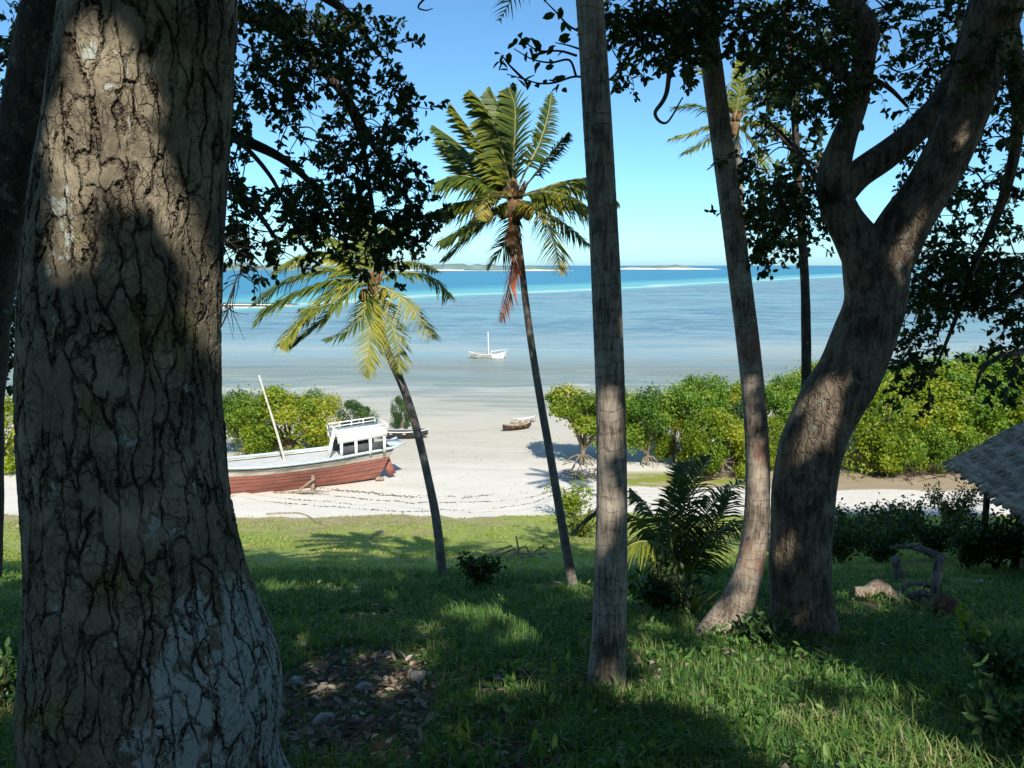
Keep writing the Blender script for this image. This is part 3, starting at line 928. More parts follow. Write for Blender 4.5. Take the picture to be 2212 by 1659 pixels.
# ---- forked tree on the right
base = G(1740, 1372); D_F = base[1]
fk = thing('forked_tree', base, 'sinuous pale brown tree trunk that forks into two limbs, right of the palms', 'tree')
d0 = D_F
tr = [(1738, 1440, d0, 172), (1738, 1372, d0, 158), (1730, 1290, d0, 140), (1728, 1180, d0 - .02, 132), (1738, 1060, d0 - .05, 132), (1757, 960, d0 - .1, 136), (1795, 870, d0 - .15, 142), (1838, 790, d0 - .2, 132), (1872, 710, d0 - .25, 126), (1892, 640, d0 - .3, 128), (1893, 580, d0 - .3, 138), (1890, 530, d0 - .3, 142)]
_, nd0 = limb(fk, base, 'trunk', tr, M['bark_fork'], 32, 10, 0.07)
lim = [[(1880, 560, d0 - .3, 110), (1840, 500, d0 - .25, 84), (1808, 440, d0 - .2, 74), (1800, 380, d0 - .2, 70), (1822, 300, d0 - .2, 52), (1850, 220, d0 - .2, 46), (1868, 120, d0 - .2, 44), (1872, 60, d0 - .2, 46), (1835, 10, d0 - .1, 42), (1770, -40, d0, 34), (1700, -90, d0 + .2, 24), (1620, -110, d0 + .3, 16)],
       [(1805, 425, d0 - .2, 66), (1850, 380, d0 - .15, 62), (1920, 330, d0 - .1, 60), (1990, 270, d0, 52), (2050, 190, d0 + .1, 46), (2090, 90, d0 + .2, 40), (2120, -30, d0 + .3, 34)],
       [(1905, 570, d0 - .3, 120), (1945, 500, d0 - .4, 108), (1990, 430, d0 - .5, 100), (2040, 345, d0 - .55, 96), (2085, 240, d0 - .6, 92), (2125, 120, d0 - .65, 94), (2160, 0, d0 - .7, 98), (2200, -130, d0 - .7, 86), (2260, -300, d0 - .8, 70)],
       [(1790, 430, d0 - .2, 16), (1740, 350, d0 - .1, 10), (1690, 290, d0, 7), (1640, 250, d0, 4)],
       [(1860, 190, d0 - .2, 22), (1800, 150, d0 - .4, 16), (1740, 90, d0 - .5, 12), (1660, 60, d0 - .5, 8), (1580, 60, d0 - .5, 5)],
       [(1835, 280, d0 - .2, 18), (1800, 220, d0, 13), (1760, 160, d0 + .2, 10), (1700, 140, d0 + .3, 6)],
       [(2160, 0, d0 - .6, 40), (2190, 100, d0 - .2, 32), (2200, 260, d0 + .2, 26), (2170, 420, d0 + .4, 20), (2110, 560, d0 + .6, 14), (2060, 700, d0 + .7, 9), (2010, 820, d0 + .7, 5)],
       [(2200, -80, d0 - .7, 40), (2280, 150, d0, 32), (2290, 400, d0 + .3, 26), (2260, 560, d0 + .3, 22), (2190, 640, d0 + .3, 14), (2120, 680, d0 + .2, 7)],
       [(1862, 160, d0 - .2, 14), (1920, 190, d0, 10), (1960, 230, d0 + .2, 6)],
       [(2260, 560, d0 + .3, 24), (2225, 740, d0 - .6, 14), (2160, 770, d0 - .8, 11), (2120, 800, d0 - .8, 8), (2105, 850, d0 - .8, 4)],
       [(1700, -90, d0 + .2, 22), (1600, -60, d0 - .2, 18), (1500, 10, d0 - .5, 15), (1455, 90, d0 - .6, 12), (1440, 200, d0 - .6, 10), (1415, 245, d0 - .6, 8), (1440, 265, d0 - .6, 5), (1475, 210, d0 - .6, 3)],
       [(1600, -60, d0 - .2, 18), (1450, -60, d0 - .8, 14), (1390, 60, d0 - 1.2, 10), (1330, 160, d0 - 1.4, 6), (1290, 180, d0 - 1.5, 4)]]
nodes = []
for vp in lim:
    _, nd = limb(fk, base, 'limb', vp, M['bark_fork'], 18 if vp[0][3] > 60 else 8, 8, 0.06)
    nodes += list(nd[4:])
regs = [([(1560, 0), (1800, 0), (1860, 110), (1840, 220), (1760, 250), (1680, 220), (1650, 110), (1570, 70)], 56, 7.4, 9.6),
        ([(1610, 330), (1700, 300), (1780, 400), (1760, 470), (1700, 540), (1620, 560), (1600, 450)], 34, 8.4, 10.0),
        ([(1800, 0), (2120, 0), (2060, 200), (1960, 300), (1880, 250), (1850, 60)], 40, 8.6, 10.6),
        ([(2100, 0), (2230, 0), (2230, 260), (2120, 240)], 26, 7.2, 9.4),
        ([(2110, 240), (2230, 260), (2230, 560), (2010, 560), (1990, 470), (2060, 380)], 34, 8.8, 10.5),
        ([(2000, 540), (2230, 540), (2230, 620), (2080, 650), (2000, 740), (1950, 740), (1950, 640)], 66, 8.8, 10.4),
        ([(2080, 660), (2230, 640), (2230, 760), (2100, 700)], 10, 8.6, 10.0),
        ([(1940, 740), (2000, 740), (2030, 830), (1960, 900), (1920, 840)], 9, 8.6, 9.6),
        ([(2090, 760), (2230, 720), (2230, 900), (2120, 830)], 4, 7.4, 8.4),
        ([(1310, 0), (1500, 0), (1480, 120), (1430, 180), (1330, 140)], 26, 7.2, 8.4),
        ([(1350, 0), (1540, 0), (1520, 60), (1380, 60)], 18, 7.2, 8.6),
        ([(1960, 330), (2060, 250), (2080, 380), (2000, 440)], 10, 8.8, 9.8)]
leafy_crown(fk, base, nodes, regs, singles=240, twl=(.16, .40))

# ---- overhanging sprig left of the centre palm: a bough of the forked tree that reaches across
sp_nodes = [P(1240, 60, 6.6), P(1245, 130, 6.6), P(1245, 190, 6.6)]
sprig_root = fk
tw = MB()
LFS = []
for pth in ([(1290, 175, 6.9), (1245, 165, 6.6), (1200, 178, 6.4), (1165, 180, 6.3), (1130, 170, 6.3), (1095, 160, 6.3)],
            [(1245, 165, 6.6), (1230, 130, 6.4), (1190, 135, 6.3), (1150, 128, 6.3), (1110, 105, 6.3)],
            [(1245, 120, 6.6), (1210, 110, 6.4), (1160, 108, 6.3), (1120, 78, 6.3)],
            [(1290, 80, 6.9), (1235, 60, 6.5), (1200, 25, 6.4), (1165, -10, 6.4)],
            [(1130, 170, 6.3), (1100, 140, 6.3), (1085, 120, 6.3)],
            [(1290, 120, 6.9), (1235, 100, 6.6), (1200, 92, 6.5)],
            [(960, -40, 7.0), (905, 10, 7.0), (918, 22, 7.0), (935, 18, 7.0)]):
    pts = [P(*a) for a in pth]
    tw.tube(pts, np.linspace(0.011, 0.004, len(pts)), 5, 5, False)
    if pth[0][0] == 960:
        continue
    sp, _ = spline(np.array(pts), np.ones(len(pts)), 5)
    for q in sp[8::2]:
        if RNG.random() < 0.75:
            for _ in range(RNG.integers(1, 4)):
                LFS.append(q + RNG.normal(size=3) * 0.025)
o = tw.build('twigs', M['bark_twig'], fk, False, base); o['kind'] = 'stuff'
me = one_leaf('leaf_dark', 0.095, 0.056)
for q in LFS:
    lf = link('leaf', me, fk)
    lf.location = Vector(q - base)
    lf.rotation_euler = (RNG.uniform(-1.5, 1.5), RNG.uniform(-1.0, 1.2), RNG.uniform(0, 6.28))
    lf.scale = [RNG.uniform(0.7, 1.15)] * 3

# ---- slender dark tree behind the fork
base = P(1742, 1000, 13.0); base[2] = float(ground_z(base[0], base[1]))
st = thing('slender_tree', base, 'slender dark straight trunk rising just left of the forked tree', 'tree')
_, nd = limb(st, base, 'trunk', [(1745, 1190, 13, 26), (1742, 830, 13, 22), (1739, 620, 13, 19), (1728, 450, 13, 17), (1716, 250, 13, 14), (1705, 90, 13, 10), (1690, -60, 13, 7)], M['bark_dark'], 10, 6)
nodes = list(nd[12:])
for vp in ([(1726, 430, 13, 9), (1770, 350, 13.2, 6), (1810, 290, 13.2, 4)], [(1720, 330, 13, 8), (1670, 280, 12.8, 5), (1630, 250, 12.8, 3)], [(1733, 540, 13, 7), (1690, 490, 12.9, 5), (1650, 440, 12.9, 3)]):
    _, n2 = limb(st, base, 'limb', vp, M['bark_dark'], 6, 4)
    nodes += list(n2)
leafy_crown(st, base, nodes, [([(1620, 200), (1800, 230), (1780, 400), (1740, 560), (1640, 560), (1630, 400)], 34, 12.2, 13.8), ([(1640, 0), (1800, 0), (1790, 200), (1640, 220)], 30, 12.4, 13.8)], L=0.12, W=0.07, singles=0, leaves_per=9)

# ================================================================== PALMS
def palm_rings(sp=0.085, amp=0.03):
    def f(rr, ln, th):
        ph = (ln[:, None] / sp + 0.35 * np.sin(th)[None] + 0.8 * vnoise(np.cos(th)[None] * 2 + 0 * ln[:, None], np.sin(th)[None] * 2 + ln[:, None] * 1.3, 3))
        fr = ph - np.floor(ph)
        saw = np.where(fr < 0.82, fr / 0.82 * 0.6, (1 - fr) / 0.18 * 0.6)
        return rr * (1 + amp * (saw - 0.3)) * (1 + 0.02 * vnoise(np.cos(th)[None] * 1.5 + 0 * ln[:, None], np.sin(th)[None] * 1.5 + ln[:, None] * 2, 9))
    return f


def palm_trunk(root, base, vp, mat, n=20, seg=50, amp=0.03, sp=0.085):
    pts = [P(x, y, d) for x, y, d, w in vp]; rad = [w * d / FPX / 2 for x, y, d, w in vp]
    mb = MB().tube(pts, rad, n, seg, True, 0.5, 0, palm_rings(sp, amp))
    o = mb.build('trunk', mat, root, True, base)
    return o, np.array(pts[-1])


def make_frond(root, base, pts, var=0.4, ll=0.62, w=0.042, n=56, droop=0.35, wind=(-0.25, 0, 0), upv=None, mat='frond', bare=0.14, rib=0.022, vj=0.16, fwd=0.55, clear=False):
    pts = np.asarray(pts, float)
    sp, _ = spline(pts, np.ones(len(pts)), 8)
    m = len(sp)
    if clear and lit_mask(np.concatenate((sp, sp + (.3, 0, 0), sp - (.3, 0, 0))), 1.0).mean() > .05:
        return None
    T = unit(np.gradient(sp, axis=0))
    t = np.linspace(bare, 0.99, n)
    ii = t * (m - 1)
    i0 = np.clip(ii.astype(int), 0, m - 2); fr = (ii - i0)[:, None]
    pos = sp[i0] * (1 - fr) + sp[i0 + 1] * fr
    tt = unit(T[i0] * (1 - fr) + T[i0 + 1] * fr)
    up = np.tile(np.array((0, 0, 1.0)), (n, 1)) if upv is None else np.tile(np.asarray(upv, float), (n, 1))
    steep = np.abs(tt[:, 2]) > 0.85
    if upv is None:
        up[steep] = (0.25, -1, 0.1)
    up = unit(up - tt * np.sum(up * tt, 1, keepdims=True))
    side = np.cross(tt, up)
    prof = np.sin(np.clip(t * 0.93 + 0.1, 0, 1) * math.pi) ** 0.5 * 0.85 + 0.15
    V, F3, F4, VR = [], [], [], []
    c = 0
    for s in (-1, 1):
        L = ll * prof * (0.85 + 0.3 * RNG.random(n))
        d = unit(side * s * 0.95 + tt * (fwd + 0.4 * t[:, None]) + up * 0.22 + RNG.normal(size=(n, 3)) * 0.13 + np.asarray(wind))
        wd = tt * (w / 2)
        drp = droop * (0.7 + 0.6 * RNG.random(n))[:, None]
        p1 = pos + d * (L * 0.45)[:, None] + np.array((0, 0, -1)) * (L[:, None] * 0.16 * drp)
        p2 = pos + d * (L * 0.92)[:, None] + np.array((0, 0, -1)) * (L[:, None] * 0.62 * drp)
        tw = np.cross(d, np.array((0.3, -0.6, 0.7))) * (w / 2)
        vs = np.stack((pos - wd * .6, pos + wd * .6, p1 - wd * 0.8 - tw * .3, p1 + wd * 0.8 + tw * .3, p2), 1)
        V.append(vs.reshape(-1, 3))
        k = c + np.arange(n)[:, None] * 5
        F4.append(k + np.array((0, 1, 3, 2))); F3.append(k + np.array((2, 3, 4)))
        vv = np.clip(var + RNG.normal(size=n) * vj * 0.6, 0, 1)
        tipv = np.clip(vv + 0.14, 0, 1)
        VR.append(np.stack((vv, vv, vv, vv, tipv), 1).ravel())
        c += n * 5
    V = np.concatenate(V) - base
    me = mesh_np('frond', V, [np.concatenate(F4), np.concatenate(F3)], M[mat], False, np.concatenate(VR))
    f = link('frond', me, root)
    MB().tube(sp, np.linspace(rib, rib * 0.25, m), 5, None, False).build('midrib', M['midrib'] if mat == 'frond' else M['frond_dead'], f, True, base)
    return f


def vfrond(root, base, vp, d, off, **kw):
    n = len(vp)
    return make_frond(root, base, [P(x, y, d + off * (k / (n - 1))) for k, (x, y) in enumerate(vp)], **kw)


# ---- centre palm
base = G(1312, 1492); D_C = base[1]
pc = thing('coconut_palm', base, 'nearest grey palm trunk standing upright in the middle, its crown above the picture', 'palm', 'coconut palms')
d = D_C
palm_trunk(pc, base, [(1308, 1560, d, 118), (1308, 1500, d, 98), (1312, 1440, d, 86), (1316, 1340, d, 78), (1320, 1200, d, 72), (1322, 1050, d, 68), (1320, 900, d, 65), (1313, 700, d, 64), (1301, 450, d, 62), (1288, 220, d, 60), (1274, 0, d, 57), (1258, -230, d, 55), (1240, -480, d, 54)], M['palm_near'], 28, 40, 0.024, 0.10)
ctop = P(1240, -480, d)
for k in range(13):
    a = k * 2.4; r = 2.6 + RNG.random() * .6; el = RNG.uniform(-0.2, 1.0)
    dr = np.array((math.cos(a), math.sin(a), 0))
    make_frond(pc, base, [ctop, ctop + dr * r * .35 + np.array((0, 0, .5 + el * .5)), ctop + dr * r * .8 + np.array((0, 0, .55 + el * .2)), ctop + dr * r * 1.25 + np.array((0, 0, -.35))], 0.3, 0.75, 0.05, clear=True)
MB().tube([ctop - (0, 0, .35), ctop + (0, 0, .1), ctop + (0, 0, .6)], [.16, .2, .08], 10, 4).build('crownshaft', M['fibre'], pc, True, base)

# ---- right palm with bent foot
base = G(1560, 1378); D_R = base[1]; d = D_R
pr = thing('coconut_palm', base, 'ringed palm trunk with a sunlit, curved foot just left of the forked tree', 'palm', 'coconut palms')
palm_trunk(pr, base, [(1505, 1425, d - .15, 74), (1535, 1385, d - .1, 84), (1568, 1342, d, 84), (1600, 1285, d, 72), (1622, 1210, d, 62), (1634, 1120, d, 56), (1637, 1010, d, 53), (1630, 880, d, 50), (1613, 720, d, 49), (1588, 520, d, 47), (1564, 340, d, 45), (1543, 180, d, 44), (1526, 50, d, 43), (1517, -40, d, 44), (1512, -90, d, 48)], M['palm_ring'], 22, 34, 0.034, 0.075)
rtop = P(1512, -90, d)
for k in range(12):
    a = k * 2.39 + .4; r = 2.3 + RNG.random() * .6; el = RNG.uniform(0.2, 1.1)
    dr = np.array((math.cos(a), math.sin(a), 0))
    make_frond(pr, base, [rtop, rtop + dr * r * .35 + np.array((0, 0, .6 + el * .5)), rtop + dr * r * .8 + np.array((0, 0, .8 + el * .3)), rtop + dr * r * 1.25 + np.array((0, 0, .25))], 0.15, 0.7, 0.05, wind=(-.1, 0, 0), clear=True)
sk = MB()
for k in range(16):
    a = k * 0.9; dr = np.array((math.cos(a), math.sin(a), 0))
    q = rtop + dr * .13
    sk.tube([q, q + dr * .16 + (0, 0, -.1), q + dr * .22 + (0, 0, -.45)], [.05, .035, .012], 5, 3)
sk.tube([rtop - (0, 0, .25), rtop + (0, 0, .1), rtop + (0, 0, .5)], [.13, .2, .08], 10, 4)
sk.build('crownshaft', M['wood_dark'], pr, True, base)


def far_palm(root, base, d, crown, fronds, coco=5, size=1.0):
    c = P(crown[0], crown[1], d)
    s = MB()
    s.tube([c - (0, 0, .45 * size), c - (0, 0, .1), c + (0, 0, .35 * size)], [.10 * size, .15 * size, .05], 9, 4, True, .5, .15)
    for k in range(9):
        a = k * 0.7; dr = np.array((math.cos(a), math.sin(a), 0))
        s.tube([c + dr * .1, c + dr * .20 * size + (0, 0, .15), c + dr * .27 * size + (0, 0, .30 * size)], [.045, .032, .015], 5, 3)
    s.build('crownshaft', M['fibre'], root, True, base)
    for k in range(coco):
        a = k * 1.3; q = c + np.array((math.cos(a) * .27, math.sin(a) * .27 - .05, -.22 - .07 * (k % 2))) * size
        MB().tube([q + (0, 0, .11), q + (0, 0, .06), q, q - (0, 0, .07), q - (0, 0, .11)], [.02, .08, .1, .075, .015], 8).build('coconut', M['coconut'], root, True, base)
    for vp, off, kw in fronds:
        vfrond(root, base, [crown] + vp, d, off, **kw)


# ---- left palm of the pair on the slope
base = G(956, 1243); d = base[1]
p1 = thing('coconut_palm', base, 'shorter leaning palm on the slope whose drooping crown hangs before the sea', 'palm', 'coconut palms')
palm_trunk(p1, base, [(960, 1275, d, 30), (955, 1235, d, 23), (942, 1120, d, 20), (922, 1020, d, 18), (898, 920, d, 18), (872, 840, d, 18), (842, 770, d, 17), (820, 700, d, 17), (808, 640, d, 18), (805, 615, d, 20)], M['palm_far'], 12, 16, 0.05, 0.10)
W_ = dict(ll=0.60, w=0.075, n=74)
far_palm(p1, base, d, (805, 615), [
    ([(745, 585), (670, 590), (600, 622), (548, 660)], 0.9, dict(var=0.36, droop=.6, **W_)),
    ([(740, 602), (660, 625), (590, 660), (556, 692)], -0.2, dict(var=0.32, droop=.75, **W_)),
    ([(750, 615), (690, 655), (640, 705), (604, 748)], -1.3, dict(var=0.58, droop=.6, vj=.25, **W_)),
    ([(765, 625), (715, 675), (670, 715), (622, 752)], -0.6, dict(var=0.30, droop=.4, **W_)),
    ([(800, 660), (800, 710), (795, 760), (788, 812)], -1.2, dict(var=0.60, droop=.5, ll=.5, w=.045, upv=(0.2, -1, 0))),
    ([(822, 650), (845, 700), (860, 755), (862, 805)], -0.5, dict(var=0.50, droop=.5, ll=.46, w=.045, upv=(0.4, -1, 0))),
    ([(838, 625), (880, 655), (912, 695), (938, 732)], -0.9, dict(var=0.74, droop=.7, ll=.5, w=.045)),
    ([(850, 592), (905, 590), (950, 610), (972, 645)], 0.5, dict(var=0.36, droop=.9, ll=.5, w=.045)),
    ([(840, 580), (875, 566), (915, 572), (945, 588)], 1.0, dict(var=0.40, droop=.7, ll=.5, w=.045)),
    ([(770, 575), (710, 545), (650, 555), (590, 590)], 1.2, dict(var=0.58, droop=.9, **W_)),
    ([(775, 560), (730, 520), (660, 505), (590, 520)], 0.8, dict(var=0.45, droop=.6, **W_)),
    ([(805, 560), (800, 510), (780, 470), (740, 440)], 0.4, dict(var=0.40, droop=.4, **W_)),
    ([(820, 570), (845, 520), (860, 490), (870, 470)], 0.9, dict(var=0.35, droop=.4, ll=.5, w=.045)),
    ([(785, 600), (740, 640), (700, 660), (650, 668)], -1.5, dict(var=0.40, droop=.8, ll=.55, w=.045)),
    ([(790, 650), (775, 690), (740, 720), (700, 735)], -0.9, dict(var=0.25, droop=.5, ll=.45, w=.045)),
], 4, 0.8)

# ---- right palm of the pair, taller, blown by the wind
base = G(1238, 1276); d = base[1]
p2 = thing('coconut_palm', base, 'taller windblown palm on the slope with a red dead frond hanging from its crown', 'palm', 'coconut palms')
palm_trunk(p2, base, [(1246, 1310, d, 34), (1238, 1268, d, 25), (1222, 1180, d, 21), (1205, 1080, d, 19), (1188, 980, d, 18), (1170, 880, d, 17), (1152, 770, d, 16), (1138, 670, d, 15), (1126, 570, d, 14), (1116, 490, d, 15), (1110, 440, d, 18)], M['palm_far'], 12, 16, 0.05, 0.10)
K = dict(ll=0.52, w=0.070)
far_palm(p2, base, d, (1110, 428), [
    ([(1095, 370), (1078, 300), (1050, 235), (1018, 196)], -0.6, dict(var=0.42, droop=.5, wind=(-1.05, 0, -.05), n=80, **K)),
    ([(1108, 360), (1112, 290), (1112, 230), (1100, 192)], -0.2, dict(var=0.22, droop=.4, wind=(-.45, 0, .1), n=54, **K)),
    ([(1100, 370), (1092, 300), (1080, 240), (1058, 190)], 0.4, dict(var=0.30, droop=.5, wind=(-1.05, 0, -.05), n=80, **K)),
    ([(1135, 370), (1165, 310), (1182, 255), (1192, 200)], 0.3, dict(var=0.16, droop=.5, ll=.30, w=.04, wind=(-.05, 0, -.3), bare=.3)),
    ([(1145, 390), (1180, 345), (1208, 310), (1228, 286)], -0.4, dict(var=0.14, droop=.6, ll=.30, w=.04, wind=(.1, 0, -.3), bare=.3)),
    ([(1080, 380), (1045, 325), (1010, 275), (975, 226)], -0.4, dict(var=0.52, droop=.4, wind=(-.9, 0, .1), **K)),
    ([(1070, 390), (1025, 345), (985, 305), (938, 272)], 0.4, dict(var=0.24, droop=.5, wind=(-.8, 0, -.1), **K)),
    ([(1068, 400), (1020, 378), (985, 330), (950, 300)], 0.8, dict(var=0.48, droop=.4, wind=(-.8, 0, -.1), **K)),
    ([(1070, 408), (1025, 385), (980, 380), (945, 392)], -0.2, dict(var=0.26, droop=1.0, wind=(-.3, 0, -.2), **K)),
    ([(1065, 425), (1020, 432), (985, 440), (950, 452)], 0.2, dict(var=0.46, droop=1.0, wind=(-.2, 0, -.2), **K)),
    ([(1085, 418), (1060, 418), (1042, 440), (1040, 478)], -1.3, dict(var=0.82, droop=.6, ll=.42, w=.045)),
    ([(1140, 440), (1172, 462), (1196, 520), (1212, 592)], -1.0, dict(var=0.84, droop=.6, ll=.48, w=.045, wind=(-.3, 0, -.2))),
    ([(1170, 408), (1220, 392), (1285, 388), (1338, 440)], 0.3, dict(var=0.40, droop=1.1, wind=(-.1, 0, -.3), **K)),
    ([(1165, 415), (1205, 418), (1245, 430), (1280, 455)], -0.5, dict(var=0.55, droop=1.1, wind=(-.1, 0, -.3), **K)),
    ([(1085, 450), (1050, 480), (1010, 515), (955, 565)], 0.2, dict(var=0.18, droop=.7, **K)),
    ([(1080, 445), (1035, 470), (990, 500), (950, 520)], -0.6, dict(var=0.30, droop=.8, **K)),
    ([(1105, 470), (1095, 515), (1075, 550), (1055, 578)], -0.2, dict(var=0.14, droop=.5, ll=.38, w=.04)),
    ([(1145, 440), (1195, 468), (1235, 495), (1275, 530)], 0.4, dict(var=0.28, droop=.9, ll=.42, w=.04)),
], 6, 0.85)
vfrond(p2, base, [(1116, 500), (1108, 560), (1098, 620), (1080, 692)], d - .25, -.15, var=.4, ll=.30, w=.05, droop=.9, mat='frond_dead', wind=(0, 0, -.9), n=26, upv=(0.2, -1, 0))
vfrond(p2, base, [(1104, 470), (1100, 500), (1100, 530)], d - .25, -.1, var=.9, ll=.22, w=.05, droop=.9, mat='frond_dead', wind=(0, 0, -.9), n=20, upv=(0.2, -1, 0))

# ---- far palm hidden behind the ringed trunk
base = P(1650, 1190, 23.5); base[2] = float(ground_z(base[0], base[1])); d = base[1]
p3 = thing('coconut_palm', base, 'distant palm whose crown shows on both sides of the ringed trunk', 'palm', 'coconut palms')
palm_trunk(p3, base, [(1662, 1215, d, 22), (1656, 1100, d, 17), (1642, 900, d, 15), (1622, 700, d, 14), (1606, 500, d, 13), (1596, 360, d, 12), (1588, 270, d, 13)], M['palm_far'], 10, 12, 0.05, 0.12)
K = dict(ll=0.62, w=0.06)
far_palm(p3, base, d, (1588, 262), [
    ([(1545, 268), (1500, 285), (1446, 300)], -.5, dict(var=.52, droop=.6, **K)), ([(1550, 245), (1505, 228), (1450, 232)], .4, dict(var=.28, droop=.6, **K)),
    ([(1555, 282), (1515, 310), (1478, 330)], -.8, dict(var=.30, droop=.6, **K)), ([(1570, 220), (1540, 175), (1495, 138)], .3, dict(var=.6, droop=.5, **K)),
    ([(1595, 215), (1605, 170), (1600, 120)], -.3, dict(var=.55, droop=.4, **K)), ([(1625, 235), (1665, 215), (1712, 190)], .5, dict(var=.32, droop=.6, **K)),
    ([(1625, 262), (1670, 265), (1710, 290)], -.5, dict(var=.62, droop=.8, **K)), ([(1610, 285), (1640, 320), (1655, 370)], -.4, dict(var=.5, droop=.7, **K)),
    ([(1615, 225), (1640, 185), (1660, 150)], .2, dict(var=.35, droop=.5, **K)), ([(1580, 300), (1572, 330), (1560, 365)], .6, dict(var=.62, droop=.5, **K))], 3, 0.9)

# ---- young stemless palm in the shade between the trunks
base = G(1475, 1296); d = base[1]
yp = thing('young_palm', base, 'young stemless palm with fronds rising from the grass between the trunks', 'palm')
K = dict(ll=0.55, w=0.04, bare=.2, rib=.02)
for vp, off, kw in [([(1478, 1200), (1470, 1120), (1500, 1040), (1535, 985)], .4, dict(var=.05, droop=.3, **K)), ([(1490, 1200), (1520, 1120), (1570, 1060), (1635, 1030)], .8, dict(var=.22, droop=.7, **K)),
                    ([(1460, 1220), (1425, 1140), (1395, 1090), (1362, 1055)], .3, dict(var=.42, droop=.9, **K)), ([(1465, 1230), (1430, 1180), (1380, 1170), (1330, 1200)], -.8, dict(var=.45, droop=1.1, **K)),
                    ([(1455, 1210), (1390, 1130), (1300, 1100), (1235, 1150)], .6, dict(var=.33, droop=1.0, **K)), ([(1480, 1190), (1490, 1100), (1480, 1030), (1490, 1000)], 1.0, dict(var=.08, droop=.3, **K)),
                    ([(1500, 1220), (1540, 1160), (1600, 1130), (1660, 1150)], -.3, dict(var=.25, droop=1.0, **K)), ([(1490, 1230), (1520, 1180), (1560, 1110), (1580, 1060)], .2, dict(var=.10, droop=.5, **K)),
                    ([(1462, 1230), (1448, 1160), (1448, 1090), (1470, 1030)], -.3, dict(var=.06, droop=.4, **K))]:
    vfrond(yp, base, [(1475, 1292)] + vp, d, off, **kw)

# ---- spiky rosette by the palm foot
base = G(1490, 1335)
ro = thing('agave_plant', base, 'small spiky rosette plant at the curved foot of the ringed palm', 'plant')
for k in range(15):
    a = k * 2.4; el = 0.5 + 0.5 * RNG.random(); l = RNG.uniform(.35, .62)
    dr = np.array((math.cos(a) * (1 - el * .6), math.sin(a) * (1 - el * .6), el)); dr = unit(dr)
    sd = unit(np.cross(dr, (0, 0, 1.0))) * .03
    up = np.cross(sd, dr) * .5
    p = np.array((0, 0, 0.0)); m_ = dr * l * .5; e = dr * l + np.array((dr[0], dr[1], -.3)) * .08
    V = np.array([p - sd * .7, p + up * .2, p + sd * .7, m_ - sd, m_ - up * .4, m_ + sd, e])
    link('spike', mesh_np('spike', V, [np.array([(0, 1, 4, 3), (1, 2, 5, 4)]), np.array([(3, 4, 6), (4, 5, 6)])], M['frond'], False, np.full(7, RNG.uniform(.1, .95))), ro)

# ================================================================== MANGROVES
def mangrove_mesh(seed, w, h, nleaf, lean=0.0, lobes=11, leaf=0.17, lo=0.32):
    g = np.random.default_rng(seed)
    cs = []
    for k in range(lobes):
        a = g.random() * 6.28; r = math.sqrt(g.random()) * w * 0.40
        z = h * (lo + 0.10 + (0.78 - lo) * g.random())
        cs.append((math.cos(a) * r, math.sin(a) * r * 0.8, z - 0.25 * r, w * (0.07 + 0.17 * g.random() ** 1.3)))
    P_, N_, VR = [], [], []
    per = nleaf // lobes
    for x, y, z, r in cs:
        q = unit(g.normal(size=(per, 3)))
        rr = r * (0.40 + 0.64 * g.random(per) ** 0.55 + 0.5 * (g.random(per) > .95)) * (1 + 0.22 * vnoise(q[:, 0] * 3 + x, q[:, 1] * 3 + q[:, 2] * 2, seed))
        P_.append(np.array((x, y, z)) + q * rr[:, None] * (1, 1, 0.85))
        N_.append(unit(q + g.normal(size=q.shape) * 0.7))
        VR.append(np.clip(0.45 + 0.20 * g.normal(size=per) + 0.24 * g.normal(), 0, 1))
    P_ = np.concatenate(P_); N_ = np.concatenate(N_); VR = np.concatenate(VR)
    ok = P_[:, 2] > h * lo * 0.7
    P_, N_, VR = P_[ok], N_[ok], VR[ok]
    dr = unit(np.cross(N_, g.normal(size=N_.shape)))
    V, F = quad_leaves(P_, dr, N_, leaf * (0.7 + 0.6 * g.random(len(P_))), leaf * 0.62)
    crown = mesh_np('crown', V, F, None, False, np.repeat(VR, 4))
    tb = MB()
    tb.tube([(0, 0, -0.3), (lean * .1, 0, h * .2), (lean * .3, 0, h * .45)], [.10, .08, .06], 7, 4)
    br = MB()
    for x, y, z, r in cs:
        m_ = np.array((x * .45 + lean * .2, y * .45, z * 0.62))
        br.tube([(lean * .1, 0, h * .16), m_, (x, y, z)], [.055, .04, .015], 5, 3, False)
    for k in range(26):
        x, y, z, r = cs[k % len(cs)]
        d_ = unit(g.normal(size=3) + (0, 0, .7))
        q = np.array((x, y, z))
        br.tube([q, q + d_ * r * .8, q + d_ * r * (1.15 + .35 * g.random())], [.018, .013, .005], 4, 2, False)
    rt = MB()
    for k in range(7):
        a = k * 0.95; rr = 0.5 + 0.4 * g.random()
        rt.tube([(0, 0, h * .12), (math.cos(a) * rr * .5, math.sin(a) * rr * .5, h * .09), (math.cos(a) * rr, math.sin(a) * rr, -0.15)], [.03, .028, .018], 5, 3, False)
    g3 = lambda mb, nm: mesh_np(nm, np.concatenate(mb.V), [np.concatenate(f) for f in mb.F.values()], M['bark_pale'], True, np.concatenate(mb.var))
    return crown, g3(tb, 'trunk'), g3(br, 'branches'), g3(rt, 'prop_roots')


MG = [mangrove_mesh(21, 4.2, 4.8, 13000, .4, 22, leaf=.14, lo=0.20), mangrove_mesh(22, 4.0, 4.2, 11500, -.5, 19, leaf=.14, lo=0.24), mangrove_mesh(23, 4.6, 3.8, 14500, .2, 24, leaf=.14, lo=0.05), mangrove_mesh(24, 3.4, 4.6, 6500, .6, 15, leaf=.14, lo=0.34)]
MGC = {}


